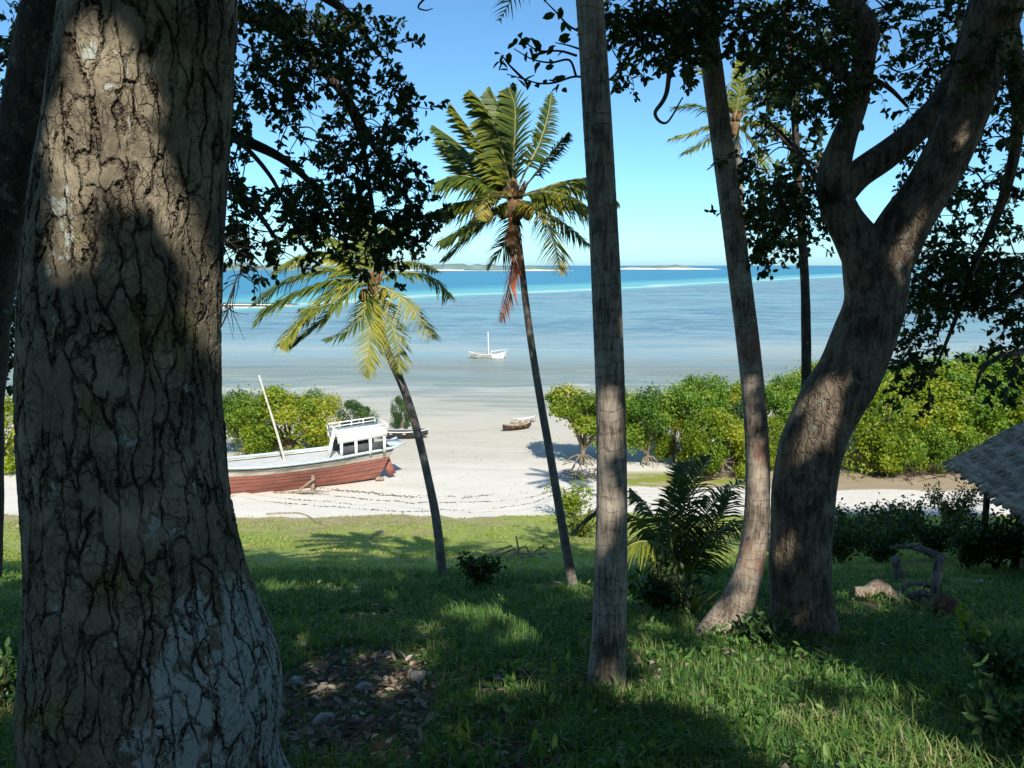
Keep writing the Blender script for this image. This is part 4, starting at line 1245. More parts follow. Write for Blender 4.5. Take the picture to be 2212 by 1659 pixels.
def mangrove(label, vx, vbase, kind, width, height, mat='leaf_mangrove', d=None, grp='mangrove trees along the shore'):
    b = G(vx, vbase) if d is None else P(vx, vbase, d)
    b[2] = float(beach_z(b[0], b[1])) if b[1] > 34 else float(surf_z(b[0], b[1]))
    t = thing('mangrove_tree', b, label, 'tree', grp, RNG.uniform(-.6, .6))
    if mat == 'leaf_mangrove' and RNG.random() < .55: mat = 'leaf_mangrove_fresh'
    cw = (4.2, 4.0, 4.6, 3.4)[kind]; chh = (4.8, 4.2, 3.8, 4.6)[kind]
    wpx = width * b[1] / FPX; hpx = height * b[1] / FPX
    t.scale = (wpx / cw, wpx / cw, hpx / chh)
    c, tr_, br_, rt_ = MG[kind]
    if (kind, mat) not in MGC:
        me = c.copy(); me.materials.clear(); me.materials.append(M[mat]); MGC[(kind, mat)] = me
    o = link('crown', MGC[(kind, mat)], t); o['kind'] = 'stuff'
    link('trunk', tr_, t); link('branches', br_, t); link('prop_roots', rt_, t)
    return t


mangrove('light sparse mangrove peeking out on the left of the nearest palm trunk', 1256, 1004, 3, 215, 190)
mangrove('small yellow-green mangrove just right of the nearest palm trunk, bare slanting stems below', 1400, 1006, 1, 160, 185)
mangrove('tallest rounded mangrove, midway between the nearest palm and the ringed palm', 1505, 1004, 0, 215, 215)
mangrove('low bushy bright green mangrove reaching the sand behind the young palm', 1560, 1022, 2, 190, 160)
mangrove('dark mangrove bush filling the gap left of the ringed palm', 1600, 1000, 2, 110, 150, 'leaf_mangrove_dark')
mangrove('mangrove between the ringed palm and the slender trunk, lit from above', 1690, 1000, 0, 190, 210)
mangrove('tall mangrove rising behind the slender trunk', 1760, 985, 0, 200, 228)
mangrove('broad mangrove directly right of the forked trunk, dipping to the brown mud', 1900, 1018, 2, 240, 215)
mangrove('mangrove seen beneath the hanging dark leaves right of the forked trunk', 2010, 1004, 0, 270, 245)
mangrove('dense mangrove standing left of the thatched roof tip', 2095, 1002, 0, 280, 265)
mangrove('big mangrove right above the thatched roof', 2200, 995, 2, 260, 270)
mangrove('mangrove in the second row, above the low ones right of the fork', 1960, 960, 0, 240, 205)
mangrove('pale mangrove in the second row near the right edge, tops against the sea', 2130, 955, 1, 250, 215)
mangrove('mangrove half hidden behind the nearest palm trunk', 1330, 1000, 1, 150, 180)
mangrove('mangrove filling the gap between the small yellow-green one and the tallest one', 1455, 998, 2, 120, 150)
mangrove('mangrove just left of the ringed palm, its top rising behind the low bushy one', 1580, 992, 0, 130, 190)
mangrove('low mangrove between the ringed palm and the forked trunk, close to the sand', 1668, 1012, 2, 110, 130)
mangrove('rounded mangrove right beside the forked trunk at mid height', 1852, 1000, 0, 170, 215)
mangrove('low mangrove at the water side of the brown mud, right of the fork', 1975, 1014, 2, 170, 150)
mangrove('low mangrove in front of the dense one, left of the thatched roof tip', 2050, 1012, 2, 150, 150)
mangrove('wide bright mangrove behind the mast of the beached red boat', 625, 985, 2, 235, 168)
mangrove('yellow-green mangrove between the big plated trunk and the leaning mast', 530, 985, 1, 150, 155)
mangrove('dark green mangrove bush behind the cabin of the beached boat', 772, 945, 2, 95, 92, 'leaf_mangrove_dark')
mangrove('thin pale mangrove right of the leaning mast, in front of the dark one', 690, 965, 1, 110, 135)
mangrove('lone little mangrove bush touching the leaning palm trunk, by the water', 868, 925, 2, 50, 78, 'leaf_mangrove_dark')
mangrove('mangrove glimpsed in the gap left of the big plated trunk', 10, 1010, 2, 260, 190)


# ================================================================== BOATS
def loft(sections):
    """sections: list of (k,3) open curves with equal k"""
    S = np.array(sections)
    m, k, _ = S.shape
    V = S.reshape(-1, 3)
    i = np.arange(m - 1)[:, None] * k; j = np.arange(k - 1)[None]
    F = np.stack((i + j, i + j + 1, i + k + j + 1, i + k + j), -1).reshape(-1, 4)
    return V, F


# ---- beached red and white dhow. local x: bow (-) to stern (+), y: away from the camera, z up
pA = G(505, 1064); pB = G(818, 1036)
ax = unit((pB - pA) * (1, 1, 0))
yaw = math.atan2(ax[1], ax[0])
ppm = FPX / pA[1]
cen = pA + (pB - pA) * 0.42
cen[2] = float(beach_z(cen[0], cen[1])) - 0.02
boat = thing('wooden_boat', cen, 'beached wooden boat with faded red hull, white cabin frame and leaning mast', 'boat', None, yaw)
XB, XS = -5.3, 4.1                     # bow and stern along the keel


def b_beam(s):
    return 1.28 * np.clip(1 - np.abs(2 * s - 1.08) ** 2.6, 0, 1) ** 0.75 * (1 - 0.35 * sstep(.75, 1, s)) + 0.05 + 0.32 * sstep(.8, 1, s)


def b_sheer(s):
    return 1.62 + 0.42 * np.clip(0.42 - s, 0, 1) ** 1.6 * 2.2 + 0.62 * np.clip(s - 0.5, 0, 1) ** 1.7 * 0.75


def b_keel(s):
    return 0.05 + 0.20 * np.clip(s - .85, 0, 1) * 2 + 0.9 * np.clip(0.1 - s, 0, 1) * 3


def b_x(s, z):
    return XB + (XS - XB) * s + 0.55 * sstep(.7, 1, s) * z * 0.75 - 0.8 * sstep(.25, 0, s) * z * 0.7


def hull_section(s, f0, f1, n, off=0.0):
    out = []
    for f in np.linspace(f0, f1, n):
        z = b_keel(s) + (b_sheer(s) - b_keel(s)) * f
        y = b_beam(s) * (0.06 + 0.94 * f ** 0.85) if f > 0 else 0.03
        out.append((b_x(s, z), y + off, z))
    return out


SS = np.linspace(0, 1, 26)


def both_sides(secs):
    V, F = loft(secs)
    V2 = V * (1, -1, 1)
    return np.concatenate((V, V2)), np.concatenate((F[:, ::-1], F + len(V)))


bl = boat
mb = MB(); V, F = both_sides([hull_section(s, 0, 0.72, 9, -.02) for s in SS]); mb.add(V, F)
for f0_, f1_ in ((0.02, .2), (.2, .36), (.36, .49), (.49, .61), (.61, .73)):
    for sg in (1, -1):
        secs = []
        for s_ in SS:
            q_ = np.array(hull_section(s_, f0_ - .012, f1_, 4))
            q_[:, 1] += np.linspace(.032, .006, 4)
            q_[:, 1] *= sg
            secs.append(q_)
        V2, F2 = loft(secs)
        MB().add(V2, F2 if sg < 0 else F2[:, ::-1]).build('plank', M['hull_red'], bl, True)

tr_ = np.array(hull_section(1.0, 0, 0.72, 9)); V = np.concatenate((tr_, tr_ * (1, -1, 1))); n9 = 9
mb.add(V, np.array([(i, i + 1, n9 + i + 1, n9 + i) for i in range(8)]))
mb.build('hull', M['hull_red'], bl, True)
mb = MB(); V, F = both_sides([hull_section(s, 0.71, 1.0, 5, 0.035) for s in SS]); mb.add(V, F)
t2 = np.array(hull_section(1.0, 0.71, 1.0, 5, .02)); V = np.concatenate((t2, t2 * (1, -1, 1))); mb.add(V, np.array([(i, i + 1, 6 + i, 5 + i) for i in range(4)]))
mb.build('topside', M['hull_white'], bl, True)
for sg in (1, -1):
    pts = [(b_x(s, b_sheer(s)), sg * (b_beam(s) + .04), b_sheer(s)) for s in SS] + [(XS + 1.30, sg * (.60), b_sheer(1.0) + .20)]
    MB().tube(pts, .075, 6).build('gunwale', M['blue_paint'], bl, False)
    pts = [(b_x(s, b_keel(s) + .91 * (b_sheer(s) - b_keel(s))), sg * (b_beam(s) * (0.06 + (.94 * .91 ** .85)) + .045), b_keel(s) + .91 * (b_sheer(s) - b_keel(s))) for s in SS]
    MB().tube(pts, .030, 5).build('rubbing_strake', M['black'], bl, False)
mb = MB(); V, F = loft([[(b_x(s, b_sheer(s)), -b_beam(s), b_sheer(s) - .16), (b_x(s, b_sheer(s)), 0, b_sheer(s) - .10), (b_x(s, b_sheer(s)), b_beam(s), b_sheer(s) - .16)] for s in SS]); mb.add(V, F)
mb.build('deck', M['deck'], bl)
MB().box((XS + .90, 0, b_sheer(1.0) + .11), (.8, 1.15, .06)).build('stern_platform', M['blue_paint'], bl)
MB().tube([(XB + .2, 0, .03), (0, 0, .0), (XS + .1, 0, .12)], .07, 6, 6).build('keel', M['wood_dark'], bl)
MB().tube([(XB - .9, 0, 1.75), (XB - .55, 0, 1.0), (XB - .05, 0, .2)], .07, 6, 4).build('stem_post', M['wood_dark'], bl)
ru = MB(); ru.box((XS + .62, 0, .62), (.42, .05, 1.0), Matrix.Rotation(R(-22), 3, 'Y')); ru.build('rudder', M['hull_red'], bl)
# cabin
x0, x1 = 1.95, 4.25
dz = lambda x: float(b_sheer((x - XB) / (XS - XB)))
zt = lambda x: dz(x0) + 0.64 + 0.06 * (x - x0)
cy = 0.98
for k, x in enumerate(np.linspace(x0 + .05, x1 - .05, 4)):
    for sg in (-1, 1):
        MB().box((x, sg * cy, (dz(x) - .12 + zt(x)) / 2), (.13, .09, zt(x) - dz(x) + .12)).build('post', M['white_paint'], bl)
for sg in (-1, 1):
    mb = MB(); a0, a1 = x0 - .12, x1 + .1
    V = np.array([(a0, sg * cy - .03, zt(a0)), (a1, sg * cy - .03, zt(a1)), (a1, sg * cy - .03, zt(a1) + .35), (a0, sg * cy - .03, zt(a0) + .35)])
    V = np.concatenate((V, V + (0, .06, 0)))
    mb.add(V, np.array([(0, 1, 2, 3), (7, 6, 5, 4), (0, 4, 5, 1), (1, 5, 6, 2), (2, 6, 7, 3), (3, 7, 4, 0)]))
    mb.build('fascia', M['white_paint'], bl)
    MB().tube([(a0, sg * (cy + .01), zt(a0) + .64), (a1, sg * (cy + .01), zt(a1) + .64)], .035, 5, 2).build('roof_rail', M['white_paint'], bl)
    MB().tube([(a0, sg * (cy + .01), zt(a0) + .46), (a1, sg * (cy + .01), zt(a1) + .46)], .028, 5, 2).build('roof_rail', M['white_paint'], bl)
    for x in np.linspace(a0, a1, 5):
        MB().tube([(x, sg * cy, zt(x) + .35), (x, sg * cy, zt(x) + .65)], .035, 5).build('rail_post', M['white_paint'], bl)
    MB().box(((x0 + x1) / 2, sg * (cy - .12), (dz(x0) + dz(x1)) / 2 + .20), (x1 - x0 - .2, .06, .46), Matrix.Rotation(-math.atan2(dz(x1) - dz(x0), x1 - x0), 3, 'Y')).build('side_screen', M['bench_grey'], bl)
mb = MB(); V = np.array([(a, sg * (cy - .02), zt(a) + .32) for a in (x0 - .12, x1 + .1) for sg in (-1, 1)]); V = np.concatenate((V, V + (0, 0, .05)))
mb.add(V, np.array([(0, 2, 3, 1), (4, 5, 7, 6), (0, 1, 5, 4), (2, 6, 7, 3), (0, 4, 6, 2), (1, 3, 7, 5)])); mb.build('roof', M['white_paint'], bl)
for x in (x0 - .12, x1 + .1):
    MB().tube([(x, -cy, zt(x) + .64), (x, cy, zt(x) + .64)], .035, 5).build('roof_rail', M['white_paint'], bl)
# ladder up the front of the cabin
ld = MB()
for yy in (-.75, -.45):
    ld.tube([(x0 - .55, yy, dz(x0) - .15), (x0 - .16, yy, zt(x0) + .66)], .045, 5)
for k in range(7):
    t = (k + .5) / 7
    ld.tube([(x0 - .55 + .39 * t, -.75, dz(x0) - .15 + t * 1.3), (x0 - .55 + .39 * t, -.45, dz(x0) - .15 + t * 1.3)], .025, 5)
ld.build('ladder', M['white_paint'], bl)
MB().tube([(-.45, 0, 1.0), (-.90, 0, 3.0), (-1.60, 0, 5.8)], [.068, .058, .04], 8, 4).build('mast', M['mast'], bl, True)


def stick(name, label, cat, pts, r, mat, group=None, n=6, seg=4, rough=.1):
    b = np.asarray(pts[0], float)
    o = MB().tube([np.asarray(p, float) - b for p in pts], r, n, seg, True, .5, rough).build(name, M[mat], None, True)
    o.location = b
    return tag(o, label, cat, group)


def onb(vx, vy, up=0.0):
    q = G(vx, vy); q[2] = float(surf_z(q[0], q[1])) + up; return q


q = onb(676, 1064)
stick('prop_post', 'short pale post propping the red hull amidships', 'post', [q - (0, 0, .1), q + (0, .05, .4), q + (0, .1, .85)], [.1, .1, .09], 'wood_pale')
q = onb(640, 1066, .05)
stick('prop_branch', 'slanting pale branch leaning from the sand up to the prop post', 'branch', [q, q + (.4, .15, .3), q + (.85, .3, .62)], [.07, .06, .05], 'wood_pale')
q = onb(560, 1060, .1)
stick('wood_block', 'pale wooden chock under the keel of the red boat, nearest the big trunk', 'log', [q - (.2, 0, 0), q + (.0, .1, .06), q + (.35, .2, 0)], [.09, .11, .08], 'wood_pale', 'chocks under the boat')
q = onb(818, 1040, .1)
stick('wood_block', 'pale wooden chock under the stern of the red boat', 'log', [q - (.15, 0, 0), q + (.05, .05, .05), q + (.25, .1, 0)], [.09, .12, .08], 'wood_pale', 'chocks under the boat')
q = onb(635, 1066, .05)
stick('driftwood_branch', 'pale forked driftwood lying on the sand in front of the red hull', 'driftwood', [q - (1.0, -.05, 0), q, q + (.9, .1, .02), q + (1.7, .0, .04)], [.04, .07, .06, .03], 'wood_pale')
pts = [onb(x, y, .03) for x, y in ((575, 1112), (610, 1110), (645, 1110), (668, 1118), (684, 1130), (705, 1136))]
stick('pale_rope', 'pale rope curving across the lit grass below the boat', 'rope', pts, .035, 'wood_pale', None, 5, 5)


# ---- boat afloat
def canoe(name, label, cat, loc, yaw, L, B, H, mats, rise=.3):
    t = thing(name, loc, label, cat, None, yaw)
    S2 = np.linspace(0, 1, 17)
    be = lambda s: B / 2 * max(0.04, (1 - abs(2 * s - 1) ** 2.4)) ** .7
    sh = lambda s: H + rise * abs(2 * s - 1) ** 2.2
    ke = lambda s: H * .55 * abs(2 * s - 1) ** 3
    def sec(s, f0, f1, n, k=1.0, o=0.0):
        return [(L * (s - .5), k * be(s) * f ** .5 + o, ke(s) + (sh(s) - ke(s)) * f) for f in np.linspace(f0, f1, n)]
    V, F = both_sides([sec(s, 0, 1, 7) for s in S2]); MB().add(V, F).build('hull', mats[0], t, True)
    V, F = both_sides([[(a[0] * .985, a[1] * .9, a[2] + .03) for a in sec(s, 0, .99, 7)] for s in S2]); MB().add(V, F).build('inside', mats[1], t, True)
    for sg in (1, -1):
        MB().tube([(L * (s - .5), sg * be(s), sh(s)) for s in S2], B * .035, 5).build('gunwale', mats[2], t)
    for s in (.3, .55, .75):
        MB().box((L * (s - .5), 0, sh(s) - .12), (.2, be(s) * 1.8, .05)).build('thwart', mats[2], t)
    return t


r_ = ray(1053, 775); dd = (CAM[2] - SEA_Z) / -r_[2]
loc = CAM + r_ * dd; loc[2] = SEA_Z - .16
fb = canoe('sailing_boat', 'white boat with a bare upright mast lying at anchor in the shallows', 'boat', loc, R(-4), 4.7, 1.25, .75, (M['hull_white'], M['wood_grey'], M['white_paint']), .3)
MB().tube([(.15, 0, .2), (.13, 0, 1.8), (.08, 0, 3.5)], [.07, .06, .045], 7, 3).build('mast', M['white_paint'], fb, True)
MB().tube([(.55, 0, 1.05), (1.4, .1, 1.2), (2.6, .15, 1.35)], [.035, .04, .02], 6, 3).build('boom', M['white_paint'], fb)
V = np.array([(.55, -.6, .1), (2.1, -.34, .2), (2.1, -.38, .85), (.55, -.64, .82)]); V = np.concatenate((V, V + (0, .05, 0)))
MB().add(V, np.array([(0, 1, 2, 3), (7, 6, 5, 4), (0, 4, 5, 1), (1, 5, 6, 2), (2, 6, 7, 3), (3, 7, 4, 0)])).build('side_board', M['white_paint'], fb)
MB().tube([(.55, -.55, .8), (.55, -.3, 1.15), (.55, 0, 1.15), (.55, .3, 1.15), (.55, .55, .8)], .05, 6).build('crutch', M['white_paint'], fb)
MB().box((-1.95, 0, .86), (.5, .4, .12)).build('bow_deck', M['white_paint'], fb)
loc = onb(1117, 929); canoe('dugout_canoe', 'small brown dugout canoe lying on the wet sand', 'canoe', loc, R(32), 2.3, .6, .34, (M['wood_dark'], M['wood_pale'], plain_mat('brown_gunwale', (.26, .14, .08), None, 5)), .16)
loc = onb(1131, 914); canoe('dugout_canoe', 'pale grey canoe lying just behind the brown dugout', 'canoe', loc, R(26), 2.0, .5, .3, (M['hull_white'], M['white_paint'], M['wood_grey']), .14)
loc = onb(868, 948); canoe('dugout_canoe', 'dark canoe with pale rim on the sand behind the leaning palm trunk', 'canoe', loc, R(4), 3.4, .8, .5, (M['black'], M['bench_grey'], M['white_paint']), .12)
loc = onb(712, 960); canoe('dugout_canoe', 'dark canoe drawn up under the mangroves behind the boat cabin', 'canoe', loc, R(-8), 3.0, .8, .55, (M['black'], M['bench_grey'], M['wood_grey']), .15)

# ---- driftwood roots under the left mangroves, brush heap on the right
for k, (lab, vx, vy, pa) in enumerate((('bleached root curving over the sand behind the bow', 575, 992, [(-1.4, 0, .05), (-.6, .1, .5), (.3, 0, .55), (1.2, -.1, .1)]),
                                       ('low bleached log below the wide mangrove', 650, 985, [(-1.6, 0, .1), (0, .1, .22), (1.7, .1, .1)]),
                                       ('long bleached log beside the cabin of the red boat', 690, 972, [(-1.2, 0, .1), (.3, 0, .2), (1.9, .1, .12)]),
                                       ('pale dead branch poking up by the big trunk', 515, 965, [(-.4, 0, 0), (.3, 0, .6), (.95, 0, 1.25)]),
                                       ('brown dead branch lying on sand right of the leaning palm', 905, 940, [(-.6, 0, .1), (0, 0, .42), (.45, 0, .3), (.55, -.1, -.05)]))):
    q = onb(vx, vy)
    stick('driftwood_log', lab, 'driftwood', [q + np.array(a) for a in pa], np.linspace(.12, .07, len(pa)), 'wood_pale', 'driftwood under the left mangroves', 7, 5, .2)


def brush_heap(name, label, vx, vy, w, h, n, mat, cat='brushwood'):
    q = onb(vx, vy)
    mb = MB()
    for k in range(n):
        c = np.array((RNG.normal() * w * .35, RNG.normal() * w * .15, abs(RNG.normal()) * h * .35))
        dr = unit(RNG.normal(size=3) * (1, .6, .45)); l = RNG.uniform(.25, .7) * w * .5
        mb.tube([c - dr * l, c + RNG.normal(size=3) * .08, c + dr * l], [.022, .018, .006], 4, 3, False)
    t = thing(name, q, label, cat)
    o = mb.build('twigs', M[mat], t); o['kind'] = 'stuff'
    return t


brush_heap('brush_heap', 'heap of dead brown branches on the sand left of the nearest palm', 1262, 1034, 1.9, .8, 70, 'wood_grey')
brush_heap('brush_heap', 'tangle of dead sticks under the mangroves right of the fork', 1960, 1028, 3.5, .7, 70, 'wood_dark')
brush_heap('brush_heap', 'tangle of dark dead roots under the mangroves left of the thatched roof', 2060, 1022, 3.0, .8, 60, 'wood_dark')
brush_heap('brush_heap', 'dark fallen log and sticks behind the young palm', 1560, 1030, 1.8, .5, 40, 'wood_dark')
brush_heap('brush_heap', 'grey dead twigs among the dark shrubs below the white sand strip', 1930, 1165, 2.2, .7, 50, 'wood_grey')
brush_heap('brush_heap', 'pale dry twigs on the grass near the foot of the windblown palm', 1120, 1205, 1.3, .3, 16, 'wood_pale')


# ---- shrubs
def shrub(label, vx, vy, w, h, nleaf, mat, leaf=.1, stems=15, name='shrub', pt=None):
    q = onb(vx, vy) if pt is None else pt
    t = thing(name, q, label, 'shrub')
    sm = MB(); LP, LD = [], []
    nleaf = int(nleaf * 1.7)
    for k in range(stems):
        a = RNG.random() * 6.28; rr = math.sqrt(RNG.random()) * w * .5
        e = np.array((math.cos(a) * rr, math.sin(a) * rr * .8, h * RNG.uniform(.55, 1.0)))
        m_ = e * (.45, .45, .6)
        sm.tube([(0, 0, -.05), m_, e], [.015, .011, .004], 4, 3, False)
        n = nleaf // stems
        tt = RNG.uniform(.3, 1.05, n)[:, None]
        pp = np.where(tt < .6, m_ * tt / .6, m_ + (e - m_) * (tt - .6) / .4) + RNG.normal(size=(n, 3)) * w * .05
        LP.append(pp); LD.append(rnd_dirs(n, (0, 0, .2)))
    LP = np.concatenate(LP); LD = np.concatenate(LD)
    LP[:, 2] = np.maximum(LP[:, 2], .02)
    sm.build('stems', M['bark_twig'], t)
    V, F = leaf_arrays(LP, LD, rnd_dirs(len(LP), (0, -.2, .8)), leaf * RNG.uniform(.7, 1.3, len(LP)), leaf * .5)
    o = link('foliage', mesh_np('foliage', V, F, M[mat], False, np.repeat(np.clip(RNG.beta(2, 2.4, len(LP)), 0, 1), 6)), t); o['kind'] = 'stuff'
    return t


shrub('bright green scrub at the beach edge, left of the nearest palm', 1235, 1120, 2.2, 1.5, 700, 'leaf_mangrove', .14)
shrub('dry straggly scrub in front of the bright one, left of the nearest palm', 1255, 1160, 2.0, 1.0, 420, 'frond', .13)
shrub('little dark bushy plant between the two palm feet on the slope', 1035, 1268, .8, .62, 260, 'leaf_dark', .12)
shrub('dark shrub right of the forked trunk under the white sand', 1855, 1190, 2.4, 1.5, 800, 'leaf_dark', .13)
shrub('dark shrub midway between the forked trunk and the thatched hut', 1945, 1180, 2.4, 1.5, 800, 'leaf_dark', .13)
shrub('dark shrub pressed against the right side of the forked trunk', 1815, 1215, 2.0, 1.2, 700, 'leaf_dark', .12)
shrub('low dark shrub between the two dark shrubs below the white sand', 1900, 1215, 2.2, 1.0, 700, 'leaf_dark', .12)
shrub('dark shrub right in front of the tall one by the eave', 2010, 1205, 2.2, 1.3, 800, 'leaf_dark', .12)
shrub('dark shrub in front of the hut posts, at the right edge', 2150, 1230, 2.2, 1.5, 800, 'leaf_dark', .12)
shrub('tall dark shrub touching the thatched eave', 2060, 1150, 2.3, 1.9, 900, 'leaf_dark', .13)
shrub('low dark shrub by the wall of the hut', 2090, 1230, 1.8, 1.1, 600, 'leaf_dark', .12)
shrub('dark bush at the foot of the young palm', 1430, 1330, 1.3, .6, 420, 'leaf_dark', .1)
shrub('leafy weed with yellow-green leaves near the bottom right corner', 2185, 1640, .75, .5, 260, 'leaf_mangrove_dark', .08)
shrub('leafy weed above the one in the bottom right corner', 2165, 1500, .8, .45, 240, 'leaf_mangrove_dark', .08)
shrub('tall thin weed standing in the shade right of the logs', 2095, 1405, .35, .42, 30, 'leaf_mangrove', .12, 3)
shrub('weeds in dappled light, left of the plated trunk', 12, 1540, .6, .45, 120, 'leaf_mangrove_dark', .08)
shrub('low green weeds left of the forked trunk foot', 1660, 1400, .7, .4, 240, 'leaf_mangrove_dark', .09)

# ---- fallen log, stump and bent branch on the right
q = G(1890, 1300); dL = q[1]
lg = thing('fallen_log', q, 'sunlit pale fallen log lying right of the forked trunk', 'log')
pts = [P(1846, 1277, dL), P(1872, 1278, dL), P(1900, 1266, dL + .05), P(1925, 1284, dL + .1), P(1960, 1300, dL + .1), P(2010, 1312, dL + .1), P(2075, 1318, dL + .15)]
MB().tube(pts, np.array((.075, .09, .10, .095, .10, .085, .04)) , 12, 8, True, .5, .22).build('trunk', M['wood_pale'], lg, True, q)
MB().tube([P(1925, 1288, dL + .1), P(1940, 1296, dL - .1), P(1955, 1310, dL - .25)], [.04, .03, .015], 7, 4).build('branch', M['wood_pale'], lg, True, q)
MB().tube([P(1850, 1306, dL - .05), P(1885, 1304, dL - .05), P(1920, 1312, dL), P(1945, 1326, dL)], [.04, .05, .045, .02], 8, 5, True, .5, .2).build('branch', M['wood_dark'], lg, True, q)
for pt_, r_ in (([P(1950, 1300, dL + .1), P(1985, 1282, dL - .1), P(2035, 1290, dL - .2)], [.05, .045, .02]), ([P(1935, 1290, dL + .15), P(1965, 1262, dL + .2), P(2010, 1268, dL + .3), P(2050, 1300, dL + .2)], [.035, .035, .03, .015]),
                ([P(1990, 1312, dL), P(2030, 1326, dL - .2), P(2080, 1312, dL - .2)], [.045, .04, .015]), ([P(1975, 1310, dL), P(1990, 1285, dL - .1), P(2005, 1240, dL)], [.03, .025, .01])):
    MB().tube(pt_, r_, 7, 5, True, .5, .25).build('branch', M['wood_grey'], lg, True, q)
q = G(2030, 1300); dL = q[1]
bb = thing('bent_branch', q, 'grey bent branch shaped like an upside down L, behind the fallen log', 'branch')
MB().tube([P(2018, 1310, dL), P(2024, 1250, dL), P(2028, 1205, dL + .1)], [.085, .078, .07], 10, 6, True, .5, .12).build('upright', M['wood_grey'], bb, True, q)
MB().tube([P(2040, 1208, dL + .1), P(2000, 1190, dL + .2), P(1960, 1180, dL + .4), P(1920, 1184, dL + .5)], [.06, .06, .045, .02], 9, 6, True, .5, .12).build('arm', M['wood_grey'], bb, True, q)
q = G(1955, 1262); dL = q[1]
stick('stump', 'short grey stump left of the bent branch', 'stump', [P(1946, 1268, dL), P(1940, 1240, dL), P(1934, 1205, dL)], [.14, .11, .085], 'wood_grey', None, 9, 5, .2)
q = G(2030, 1330); dL = q[1]
stick('rotten_stump', 'dark rotten stump with a yellow broken edge, right end of the fallen log', 'stump', [P(2035, 1345, dL), P(2040, 1315, dL), P(2050, 1290, dL)], [.2, .18, .12], 'wood_dark', None, 10, 5, .3)
for k, (lab, v) in enumerate((('thin pale stick lying across the shade left of the grey stump', ((1845, 1195), (1890, 1200), (1930, 1212))), ('thin pale stick between the shrubs and the bent branch', ((1880, 1140), (1920, 1160), (1955, 1180))),
                              ('pale curved stick in the grass left of the nearest palm', ((1120, 1245), (1180, 1262), (1270, 1272))))):
    stick('dry_stick', lab, 'stick', [onb(x, y, .06) for x, y in v], [.012, .014, .007], 'wood_pale', 'dry sticks on the slope', 5, 4)

# ================================================================== THATCHED HUT
ze = -3.25
cA = np.array((11.35, 19.9)); cB = np.array((10.05, 13.2))
hb = np.array((14.6, 17.0, float(ground_z(14.6, 17.0))))
hut = thing('thatched_hut', hb, 'hut with a pale thatched roof cut off by the right edge', 'hut')
ridgeA = np.array((15.9, 19.6, ze + 2.65)); ridgeB = np.array((14.8, 13.0, ze + 2.65))
eA = np.array((*cA, ze)); eB = np.array((*cB, ze))
fA = np.array((20.4, 19.3, ze)); fB = np.array((19.6, 12.8, ze))
for side, (a, b, c, dd_) in enumerate(((eA, eB, ridgeB, ridgeA), (fB, fA, ridgeA, ridgeB))):
    nc = 11
    nrm = unit(np.cross(b - a, dd_ - a))
    if nrm[2] < 0: nrm = -nrm
    for k in range(nc):
        t0 = k / nc - (0.03 if k == 0 else 0.012); t1 = (k + 1.35) / nc
        t1 = min(t1, 1.0)
        n = 150
        s = np.linspace(-.01, 1.01, n)[:, None]
        jag = 0.060 * RNG.random(n)[:, None] + 0.012 * vnoise(np.arange(n) * .2, k)[:, None]
        lo = (a * (1 - s) + b * s) * (1 - (t0 - jag)) + (dd_ * (1 - s) + c * s) * (t0 - jag)
        hi = (a * (1 - s) + b * s) * (1 - t1) + (dd_ * (1 - s) + c * s) * t1
        th_ = nrm * (.075 + .03 * vnoise(np.arange(n) * .7, k + 3)[:, None])
        mid_ = (lo * .5 + hi * .5)
        V = np.concatenate((lo + th_ * .25, lo + th_, mid_ + th_ * .8, hi + nrm * .02))
        i = np.arange(n - 1)
        F = np.concatenate([np.stack((i + r * n, i + 1 + r * n, i + 1 + (r + 1) * n, i + (r + 1) * n), 1) for r in range(3)])
        link('thatch_course', mesh_np('thatch_course', V - hb, F, M['thatch'], False), hut)
    ns = 2600
    u_ = RNG.random(ns)[:, None]; v_ = RNG.random(ns)[:, None]
    q_ = (a * (1 - u_) + b * u_) * (1 - v_) + (dd_ * (1 - u_) + c * u_) * v_ + nrm * .085
    dn = unit((a + b - c - dd_) / 2 + 0.0) + RNG.normal(size=(ns, 3)) * .22
    V, F = quad_leaves(q_ - hb, dn + nrm * .10, np.tile(nrm, (ns, 1)) + RNG.normal(size=(ns, 3)) * .3, RNG.uniform(.18, .55, ns), np.full(ns, .022))
    o = link('straw', mesh_np('straw', V, F, M['thatch'], False), hut); o['kind'] = 'stuff'
    mb = MB(); V = np.array((a, b, c, dd_)) - nrm * .02; mb.add(np.concatenate((V, V - nrm * .05)), np.array([(0, 1, 2, 3), (7, 6, 5, 4), (0, 4, 5, 1), (1, 5, 6, 2), (2, 6, 7, 3), (3, 7, 4, 0)]))
    mb.build('roof_lining', M['wood_dark'], hut, False, hb)
MB().tube([ridgeA + (0, .15, .02), (ridgeA + ridgeB) / 2 + (0, 0, .04), ridgeB - (0, .15, -.02)], .16, 8, 6, True, .5, .2).build('ridge_cap', M['thatch'], hut, True, hb)
for q in [eA + (eB - eA) * t + np.array((.55, 0, 0)) for t in (.08, .36, .64, .92)] + [fB + (fA - fB) * t + np.array((-.55, 0, 0)) for t in (.1, .5, .9)]:
    zg = float(ground_z(q[0], q[1]))
    MB().tube([(q[0], q[1], zg - .2), (q[0] + .02, q[1], (zg + ze) / 2), (q[0], q[1], ze + .3)], [.085, .08, .07], 8, 4, True, .5, .12).build('post', M['wood_dark'], hut, True, hb)
wv = MB()
w0, w1 = eA + np.array((1.1, -.9, 0)), eB + np.array((1.1, .9, 0))
w2, w3 = fB + np.array((-1.1, .9, 0)), fA + np.array((-1.1, -.9, 0))
